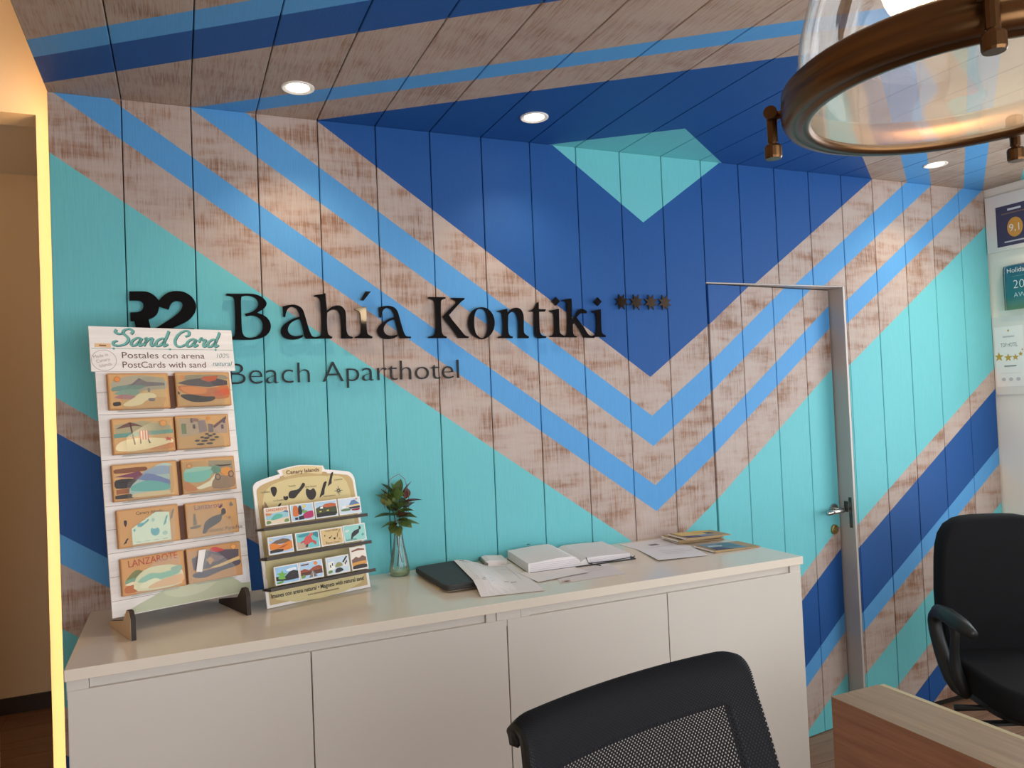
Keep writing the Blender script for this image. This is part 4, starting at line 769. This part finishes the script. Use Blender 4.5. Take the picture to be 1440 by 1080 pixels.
sheet('loose_sheet', [(1.36, -.275), (1.56, -.245), (1.560, -.398), (1.362, -.425)], 'loose white sheet sticking out in front of the open diary', 'paper', z=ZC+.0026, curl=lambda u, v: .006*max(0, v-.5)*u)
sheet('printed_envelope', [(1.46, -.33), (1.685, -.305), (1.655, -.470), (1.415, -.478)], 'pale printed envelope with small tan stamp, nearest the counter front', 'paper', z=ZC+.0008, m=mat('pinkish_paper', S(216, 206, 206), .75), marks=[(.03, .16, .80, .97, (196, 170, 150)), (.07, .13, .86, .92, (140, 110, 96)), (.3, .9, .25, .26, GR), (.3, .8, .4, .41, GR)])
sheet('letter_sheet', [(1.90, -.16), (2.10, -.205), (2.045, -.395), (1.845, -.378)], 'white letter sheet lying right of the open diary', 'paper', z=ZC+.0016, curl=lambda u, v: .004*(1-u)*v, marks=[(.3, .8, .3, .31, GR), (.3, .9, .45, .46, GR), (.3, .7, .6, .61, GR)])
sheet('headed_sheet', [(1.90, -.03), (2.085, -.03), (2.105, -.215), (1.90, -.215)], 'white sheet with small dark letterhead against the wall beside the leaflets', 'paper', z=ZC+.0006, marks=[(.42, .62, .40, .54, (120, 104, 116)), (.2, .8, .7, .71, GR)])
# leaflets
def leaflet(x, y, z, rot, label, blue, L=.205, W=.125):
    t = thing('folded_leaflet', label, 'leaflet', (x, y, z), (0, 0, rot), group='tourist leaflets at the counter end')
    mb = MB(); P_ = [(-L/2, .0062), (-L/2+.012, .0085), (L/2, .0035), (L/2, 0), (-L/2+.012, 0), (-L/2, .002)]
    mb.prism(P_, lambda a, b: (a, -W/2, b), lambda a, b: (a, W/2, b)).build('cover', 'leaflet_tan', t)
    MB().box(-L/2-.0008, -L/2+.012, -W/2+.002, W/2-.002, .002, .0066).build('pages', 'white_card', t)
    p = MB(); f_ = lambda a, b: (-L/2+.014+a*(L-.018), -W/2+.003+b*(W-.006), .0088-.0050*(a)-.0000)
    def q(col, pts, k): p.add([(f_(*z_)[0], f_(*z_)[1], f_(*z_)[2]+.0003*k) for z_ in pts], [tuple(range(len(pts)))], S(*col))
    if blue: q((104, 138, 156), [(0, 0), (.75, 0), (.75, 1), (0, 1)], 1); q((60, 70, 104), [(0, 0), (.4, 0), (.25, .4), (0, .35)], 2); q((70, 120, 136), [(.3, .3), (.7, .2), (.7, .8), (.4, .9)], 2); q((182, 202, 206), [(.05, .5), (.35, .45), (.4, .6), (.1, .7)], 3)
    else: q((216, 188, 116), [(0, .3), (.6, .35), (.65, 1), (0, 1)], 1); q((70, 74, 104), [(0, 0), (.35, 0), (.3, .3), (0, .35)], 2); q((120, 138, 168), [(.3, 0), (.65, .05), (.6, .35), (.3, .3)], 2); q((76, 72, 82), [(.65, .4), (.8, .4), (.8, .8), (.65, .8)], 2); q((206, 176, 92), [(.45, .6), (.9, .7), (.8, 1), (.4, 1)], 3)
    p.build('cover_print', 'print', t)
leaflet(2.190, -.110, ZC+.001, R(-6), 'bottom leaflet of the yellow fanned pile beside the wall', False)
leaflet(2.180, -.120, ZC+.0105, R(-3), 'middle leaflet of the yellow fanned pile beside the wall', False)
leaflet(2.195, -.145, ZC+.020, R(-1), 'topmost leaflet of the yellow fanned pile beside the wall', False)
leaflet(2.190, -.315, ZC+.001, R(-1), 'single blue-covered leaflet in front of the yellow pile', True)

# ------------------------------------------------------------------ framed awards on the right wall (local x runs towards the camera)
def wall_item(name, label, cat, y, z): return thing(name, label, cat, (4.2058, y, z), (0, 0, R(-90)))
t = wall_item('framed_award', 'white framed navy rating certificate reading 9,1, topmost on the right wall', 'frame', -.155, 2.186)
MB().box(-.15, .15, -.018, 0, 0, .289).build('frame', 'white_card', t, bevel=.002)
p = Print(-.094, .094, .022, .226, -.0186); p.p((70, 68, 98), [(0, 0), (1, 0), (1, 1), (0, 1)]).p((226, 160, 70), ellipse(.5, .43, .21, .24, 28)).t((250, 246, 236), '9,1', .052, .5, .34).p((196, 150, 96), [(.15, .79), (.85, .79), (.85, .8), (.15, .8)]).p((226, 226, 232), [(.32, .86), (.68, .86), (.68, .91), (.32, .91)]).p((206, 206, 214), [(.2, .08), (.8, .08), (.8, .115), (.2, .115)]).done(t)
t = wall_item('award_plaque', 'turquoise rounded acrylic award plaque on the right wall, between two frames', 'plaque', -.20, 1.884)
RP = smooth_loop([(-.115, 0, 1), (.115, 0, 1), (.115, .205), (.098, .223), (-.098, .223), (-.115, .205)], 4)
MB().prism(RP, lambda a, b: (a, -.016, b), lambda a, b: (a, -.026, b)).build('plate', 'pane', t)
pb = MB().prism([(a*.985, b*.99+.001) for a, b in RP], lambda a, b: (a, -.012, b), lambda a, b: (a, -.0155, b))
am = mat('aqua_gradient_print', (.1, .5, .6), .2); _tc2 = nd(am, 'ShaderNodeTexCoord'); _sp = nd(am, 'ShaderNodeSeparateXYZ'); lk(am, _tc2.outputs['Object'], _sp.inputs[0])
lk(am, ramp(am, math_n(am, 'DIVIDE', _sp.outputs[2], .223), [(0, S(176, 206, 130)), (.3, S(50, 170, 180)), (.7, S(40, 160, 186)), (1, S(60, 130, 180))]).outputs[0], am.node_tree.nodes['Principled BSDF'].inputs['Base Color'])
pb.build('backing', am, t)
for x, z in ((-.09, .02), (.08, .02), (-.09, .19), (.08, .19)): MB().box(x, x+.01, -.012, 0, z, z+.01).build('standoff', 'steel', t)
p = Print(-.115, .115, 0, .223, -.0264); p.t((240, 248, 250), 'HolidayCheck', .034, .5, .83, fit=.19).t((226, 246, 250), '202', .06, .40, .47, offset=-.001).t((206, 240, 246), 'AWARD', .034, .5, .27, fit=.13, offset=-.0005).p((140, 206, 216), [(.2, .74), (.8, .74), (.8, .745), (.2, .745)]).done(t, 'lettering')
t = wall_item('hotel_award_sheet', 'white award sheet reading TOP HOTEL with gold stars, lowest on the right wall', 'frame', -.084, 1.46)
MB().box(-.082, .082, -.008, 0, 0, .397).build('frame', 'white_card', t)
p = Print(-.074, .074, .04, .345, -.0086); p.p((252, 246, 244), [(0, 0), (1, 0), (1, 1), (0, 1)]).t((110, 114, 124), 'TOP HOTEL', .028, .5, .66, fit=.085)
def star5(cx, cz, r): return [(cx+(r if i % 2 == 0 else r*.42)*math.cos(math.pi/2+math.pi*i/5)/.148, cz+(r if i % 2 == 0 else r*.42)*math.sin(math.pi/2+math.pi*i/5)/.305) for i in range(10)]
for cx, cz, r in ((.13, .50, .026), (.45, .48, .022), (.70, .48, .018), (.88, .53, .013), (.95, .6, .006), (.5, .93, .008)): p.p((206, 168, 70), star5(cx, cz, r))
p.p((150, 146, 150), [(.3, .33), (.72, .33), (.72, .35), (.3, .35)]).p((222, 216, 216), [(.15, .22), (.85, .22), (.85, .225), (.15, .225)]).p((206, 200, 204), [(.3, .82), (.7, .82), (.7, .84), (.3, .84)])
for x in (.2, .45, .7): p.p((206, 200, 204), ellipse(x+.06, .12, .07, .03))
p.done(t, 'print')

# ------------------------------------------------------------------ recessed downlights
for i, (x, y, lab) in enumerate(((.701, -.252, 'lit round recessed downlight in the timber ceiling above the postcard stand'), (1.507, -.244, 'lit round recessed downlight in the dark blue ceiling area'), (3.505, -.256, 'lit round recessed downlight at the right, beyond the pendant lamp'), (4.0, -.46, 'lit round recessed downlight by the right wall above the framed awards'))):  # the last one is added beyond the view to brighten the right wall
    t = thing('downlight', lab, 'downlight', (x, y, H), group='recessed ceiling downlights')
    MB().lathe([(.034, -.001), (.046, -.005), (.050, -.003), (.050, .0005), (.034, .0005)], 28, closed=True).build('trim_ring', 'white_card', t, smooth=False)
    MB().lathe([(0, -.0025), (.030, -.003), (.0345, -.001), (.0345, .0)], 24).build('lens', 'downlight', t)
    l = bpy.data.lights.new('downlight_beam', 'SPOT'); l.energy = 12; l.spot_size = R(115); l.spot_blend = .8; l.color = (1, .78, .52); l.shadow_soft_size = .03
    lo = bpy.data.objects.new('downlight_beam', l); C.objects.link(lo); lo.parent = t; lo.location = (0, 0, -.012)
# added unseen globe that brightens the passage with warm light
t = thing('passage_fill_lamp', 'warm globe lamp on the ceiling of the side passage', 'lamp', (-1.0, 1.6, 2.9))
MB().lathe([(0, -.30), (.06, -.28), (.085, -.22), (.06, -.16), (0, -.14)], 20).build('globe', emit('passage_glow', (1, .68, .42), 9), t, smooth=True)
MB().tube([(0, 0, -.15), (0, 0, -.005)], .01, 8).build('stem', 'bronze', t)
# warm strip hidden behind the left edge of the planks and above the ceiling edge
t = tag(MB().box(.004, .010, .045, .075, .0, H-.01).build('led_strip', 'led', None), 'warm light strip hidden behind the upright edge of the painted planks', 'led strip')
t = tag(MB().box(.004, .010, -3.6, .06, H+.040, H+.055).build('led_strip', 'led_soft', None), 'warm light strip hidden above the left edge of the timber ceiling', 'led strip')

# ------------------------------------------------------------------ pendant lamp
LX, LY, LZ = 1.317, -1.955, 1.90
t = thing('pendant_lamp', 'large glass dome pendant lamp with bronze clamped rim hanging at upper right', 'lamp', (LX, LY, LZ))
rim = MB().lathe([(.196, .004), (.199, .0), (.210, -.002), (.214, .003), (.219, .001), (.230, .003), (.235, .010), (.236, .022), (.232, .026), (.235, .030), (.235, .044), (.228, .050), (.214, .052), (.204, .046), (.200, .03), (.196, .015)], 72, closed=True).build('rim', 'bronze', t, smooth=True)
MB().lathe([(0, .010), (.12, .008), (.197, .006)], 64).build('lens', 'lamp_lens', t, smooth=True)
MB().lathe([(.212, .052), (.212, .075), (.206, .12), (.19, .18), (.165, .24), (.13, .295), (.09, .33), (.05, .345)], 64).build('glass_dome', 'lamp_glass', t, smooth=True)
MB().lathe([(.0, .36), (.055, .36), (.058, .345), (.05, .338), (.03, .338), (.03, .30), (.0, .30)], 32).build('cap', 'bronze', t, smooth=False)
MB().tube([(0, 0, .36), (0, 0, H-LZ-.02)], .008, 10).build('rod', 'bronze', t)
MB().lathe([(0, H-LZ-.03), (.05, H-LZ-.03), (.055, H-LZ-.002), (0, H-LZ-.002)], 24).build('ceiling_rose', 'bronze', t)
b_ = MB().lathe([(0, .19), (.022, .198), (.034, .215), (.036, .232), (.028, .26), (.016, .285), (.014, .30)], 20).build('bulb', 'bulb', t, smooth=True)
bl = bpy.data.lights.new('bulb_light', 'POINT'); bl.energy = 5; bl.color = (1, .74, .45); bl.shadow_soft_size = .04
bo = bpy.data.objects.new('bulb_light', bl); C.objects.link(bo); bo.parent = t; bo.location = (.06, 0, .19)
for a in (130, 221, 21, 295):
    ca, sa = math.cos(R(a)), math.sin(R(a))
    P = lambda r, z, s=0: (r*ca-s*sa, r*sa+s*ca, z)
    cp = MB().tube([P(.250, .036, -.013), P(.250, .036, .013)], .010, 12).tube([P(.228, .034), P(.250, .034)], .006, 8).tube([P(.250, .036), P(.250, -.006)], .0075, 10).build('clamp', 'bronze', t, smooth=False)
    MB().lathe([(0, -.030), (.011, -.030), (.0125, -.027), (.0125, -.013), (.011, -.010), (.006, -.009), (.006, -.002), (0, -.002)], 16, c=(.250*ca, .250*sa, 0)).build('thumb_screw', 'bronze', cp, smooth=False)

# ------------------------------------------------------------------ desk end at lower right
t = thing('reception_desk', 'oak veneered reception desk end panel in the lower right foreground', 'desk', (1.865, -1.113, FLOOR))
zt = .73-FLOOR
MB().box(0, .166, -1.6, 0, 0, zt-.0008).build('end_panel', 'desk_wood', t)
MB().box(-.0005, .1665, -1.6, .0005, zt-.0012, zt).build('top_veneer', 'desk_top', t)
MB().box(.1685, .186, -1.6, -.002, zt-.75, zt).build('edge_board', 'desk_lip', t, bevel=.002)
MB().box(.186, 1.0, -1.6, -.72, zt-.05, zt-.02).build('desktop', 'desk_top', t)

# ------------------------------------------------------------------ mesh-backed office chair in front
def mesh_mat():
    m = bpy.data.materials.new('black_mesh_fabric'); m.use_nodes = True; b = m.node_tree.nodes['Principled BSDF']
    b.inputs['Base Color'].default_value = (.006, .006, .008, 1); b.inputs['Roughness'].default_value = .8; b.inputs['Specular IOR Level'].default_value = .2
    uv = nd(m, 'ShaderNodeUVMap'); sp = nd(m, 'ShaderNodeSeparateXYZ'); lk(m, uv.outputs[0], sp.inputs[0])
    sx_ = math_n(m, 'SINE', math_n(m, 'MULTIPLY', math_n(m, 'ADD', sp.outputs[0], sp.outputs[1]), 2*math.pi/.0078))
    sy_ = math_n(m, 'SINE', math_n(m, 'MULTIPLY', math_n(m, 'SUBTRACT', sp.outputs[0], sp.outputs[1]), 2*math.pi/.0078))
    hole = math_n(m, 'GREATER_THAN', math_n(m, 'ADD', sx_, sy_), 1.0)
    out = m.node_tree.nodes['Material Output']; tr_ = nd(m, 'ShaderNodeBsdfTransparent'); mx = nd(m, 'ShaderNodeMixShader')
    lk(m, hole, mx.inputs[0]); lk(m, b.outputs[0], mx.inputs[1]); lk(m, tr_.outputs[0], mx.inputs[2]); lk(m, mx.outputs[0], out.inputs[0])
    return m
M['mesh'] = mesh_mat()
def interp(tab, v):
    n = len(tab)-1; p = min(n-1e-6, max(0, v*n)); i = int(p); f_ = p-i
    P = [tab[max(0, i-1)], tab[i], tab[i+1], tab[min(n, i+2)]]
    return tuple(.5*((2*b)+(-a+c)*f_+(2*a-5*b+4*c-d)*f_*f_+(-a+3*b-3*c+d)*f_**3) for a, b, c, d in zip(*P))
def star_base(t, r=.29, hub=.06, col='black_plastic'):
    for k_ in range(5):
        a = R(72*k_+20); ca, sa = math.cos(a), math.sin(a)
        lg = MB().tube([(.02*ca, .02*sa, .10), (.15*ca, .15*sa, .095), (r*ca, r*sa, .07)], [.026, .021, .015], 8).build('base_leg', col, t, smooth=True)
        MB().tube([(r*ca-.012*sa, r*sa+.012*ca, .026), (r*ca+.012*sa, r*sa-.012*ca, .026)], .026, 14).tube([(r*ca, r*sa, .03), (r*ca, r*sa, .07)], .008, 8).build('caster', col, lg, smooth=False)
    MB().tube([(0, 0, .07), (0, 0, .42)], [.03, .022], 14).build('gas_lift', 'darksteel', t, smooth=False)
def cushion(w_, d_, h_, e=4.0, bend=0.0, n=40, axis='z'):
    """soft rounded slab centred on the origin; bend curves it across x"""
    mb = MB(); rings = [(.80, -.5), (.93, -.46), (.985, -.30), (1, 0), (.985, .30), (.93, .46), (.80, .5)]
    v = []
    for s_, h in rings:
        for j in range(n):
            a = 2*math.pi*j/n; c_, s2 = math.cos(a), math.sin(a); rr = (abs(c_)**e+abs(s2)**e)**(-1/e)
            k_ = s_ if s_ > .9 else s_
            x, y = c_*rr*(w_/2-(1-k_)*h_), s2*rr*(d_/2-(1-k_)*h_)
            v.append((x, y, h*h_+bend*(x/(w_/2))**2) if axis == 'z' else (x, h*h_+bend*(x/(w_/2))**2, y))
    k_ = len(rings); fs = [(i*n+j, i*n+(j+1) % n, (i+1)*n+(j+1) % n, (i+1)*n+j) for i in range(k_-1) for j in range(n)]
    fs += [tuple(range(n-1, -1, -1)), tuple(range((k_-1)*n, k_*n))]
    return mb.add(v, fs)
CH = thing('mesh_office_chair', 'black mesh-backed office chair turned to the viewer in front of the counter', 'office chair', (1.066, -1.484, FLOOR), (0, 0, R(10.4)))
F0 = -FLOOR
PROF = [(.072, .992), (.070, 1.014), (.050, 1.027), (.024, 1.020), (.008, .998), (.000, .965), (-.012, .92), (-.028, .86), (-.045, .79), (-.058, .71), (-.060, .63), (-.045, .56), (-.015, .50)]
WID = [(.252,), (.256,), (.258,), (.259,), (.260,), (.262,), (.267,), (.272,), (.275,), (.274,), (.268,), (.255,), (.225,)]
def back_pt(u, v, off=0.0):
    y, z = interp(PROF, v); w_, = interp(WID, v)
    # rounded upper corners
    au = abs(u); k_ = max(0, (au-.86)/.14); drop = .014*k_*k_*max(0, 1-v/.40)
    y2, z2 = interp(PROF, min(1, v+.002)); dy, dz = y2-y, z2-z; L = math.hypot(dy, dz) or 1
    ny, nz = -dz/L, dy/L   # outward to the rear
    return (u*w_, y-.026*u*u+ny*off, z+F0-drop+nz*off)
nu, nv = 49, 61
mb = MB(); mb.grid(lambda a, b: back_pt(a*2-1, b), nu, nv)
o = mb.build('mesh_panel', 'mesh', CH, smooth=True)
ul = o.data.uv_layers.new(name='UVMap')
for l in o.data.loops:
    i = l.vertex_index; a, b = (i % nu)/(nu-1)*2-1, (i//nu)/(nv-1); ul.data[l.index].uv = (a*.265, b*.62)
fr = MB(); vs = [back_pt(i/(nu-1)*2-1, j/(nv-1), .011) for j in range(nv) for i in range(nu)]
fs = [(j*nu+i, j*nu+i+1, (j+1)*nu+i+1, (j+1)*nu+i) for j in range(nv-1) for i in range(nu-1) if not (abs((i+.5)/(nu-1)*2-1) < .755 and .455 < (j+.5)/(nv-1) < .92)]
fr.add(vs, fs).build('back_frame', 'black_plastic', CH, smooth=True, solid=.02, bevel=0)
cushion(.48, .47, .08, 4, .0).build('seat', 'black_cloth', CH, smooth=True, loc=(0, -.28, .47+F0))
MB().tube([(0, -.2, .41+F0), (0, .02, .42+F0), (0, .05, .52+F0), (0, -.01, .66+F0)], [.03, .03, .025, .02], 10).build('back_support', 'black_plastic', CH, smooth=True)
MB().box(-.1, .1, -.4, -.16, .40, .44).build('seat_plate', 'black_plastic', CH)
ch_base = bpy.data.objects.new('base', None); C.objects.link(ch_base); ch_base.parent = CH; ch_base.location = (0, -.28, 0)
star_base(ch_base)

TC = thing('fabric_office_chair', 'black upholstered office chair with looped armrests behind the desk', 'office chair', (3.148, -.815, FLOOR), (0, 0, R(-26.4)))
bk = cushion(.50, .56, .085, 4.2, -.028, 44, 'y')
bk.v = [(x*(1-.10*max(0, z)/.28), y+.05*(z-.0)+.03*(z/.28)**2, z) for x, y, z in bk.v]
bk.build('backrest', 'black_cloth', TC, smooth=True, loc=(0, .215, .725+F0))
st_ = cushion(.50, .50, .10, 3.6, .0); st_.v = [(x, y, z-.03*max(0, -y/.25)**2) for x, y, z in st_.v]
st_.build('seat', 'black_cloth', TC, smooth=True, loc=(0, -.02, .455+F0))
sp_ = cushion(.46, .46, .05, 3.4); sp_.build('seat_shell', 'black_plastic', TC, smooth=True, loc=(0, -.02, .395+F0))
for s in (-1, 1):
    lp_ = [(s*.24, .0, .395), (s*.272, .03, .41), (s*.285, .075, .48), (s*.29, .12, .57), (s*.292, .138, .635), (s*.292, .115, .668), (s*.292, .06, .678), (s*.292, .0, .668), (s*.29, -.02, .64), (s*.287, .0, .58), (s*.283, .02, .50), (s*.27, .0, .43)]
    lp_ = [(x, y, z+F0) for x, y, z in lp_]
    ar = MB().tube(lp_, [.026, .034, .030, .026, .026, .026, .026, .024, .016, .016, .020, .028], 10, closed=True).build('armrest', 'black_plastic', TC, smooth=True, sub=1)
    MB().tube([(s*.292, .10, .675+F0), (s*.292, .02, .678+F0), (s*.290, -.07, .668+F0), (s*.286, -.135, .655+F0)], [.026, .030, .028, .016], 12).build('arm_pad', 'black_plastic', ar, smooth=True)
MB().tube([(-.10, -.06, .372+F0), (-.22, -.04, .368+F0), (-.31, -.02, .362+F0)], [.006, .010, .013], 8).build('lever', 'black_plastic', TC, smooth=True)
MB().box(-.30, -.12, -.165, -.135, .355+F0, .364+F0).build('lever', 'black_plastic', TC)
MB().tube([(0, .1, .40+F0), (0, .26, .40+F0), (0, .29, .46+F0), (0, .285, .62+F0)], [.02, .02, .02, .018], 8).build('back_bar', 'black_plastic', TC, smooth=True)
star_base(TC)
bpy.context.view_layer.update()
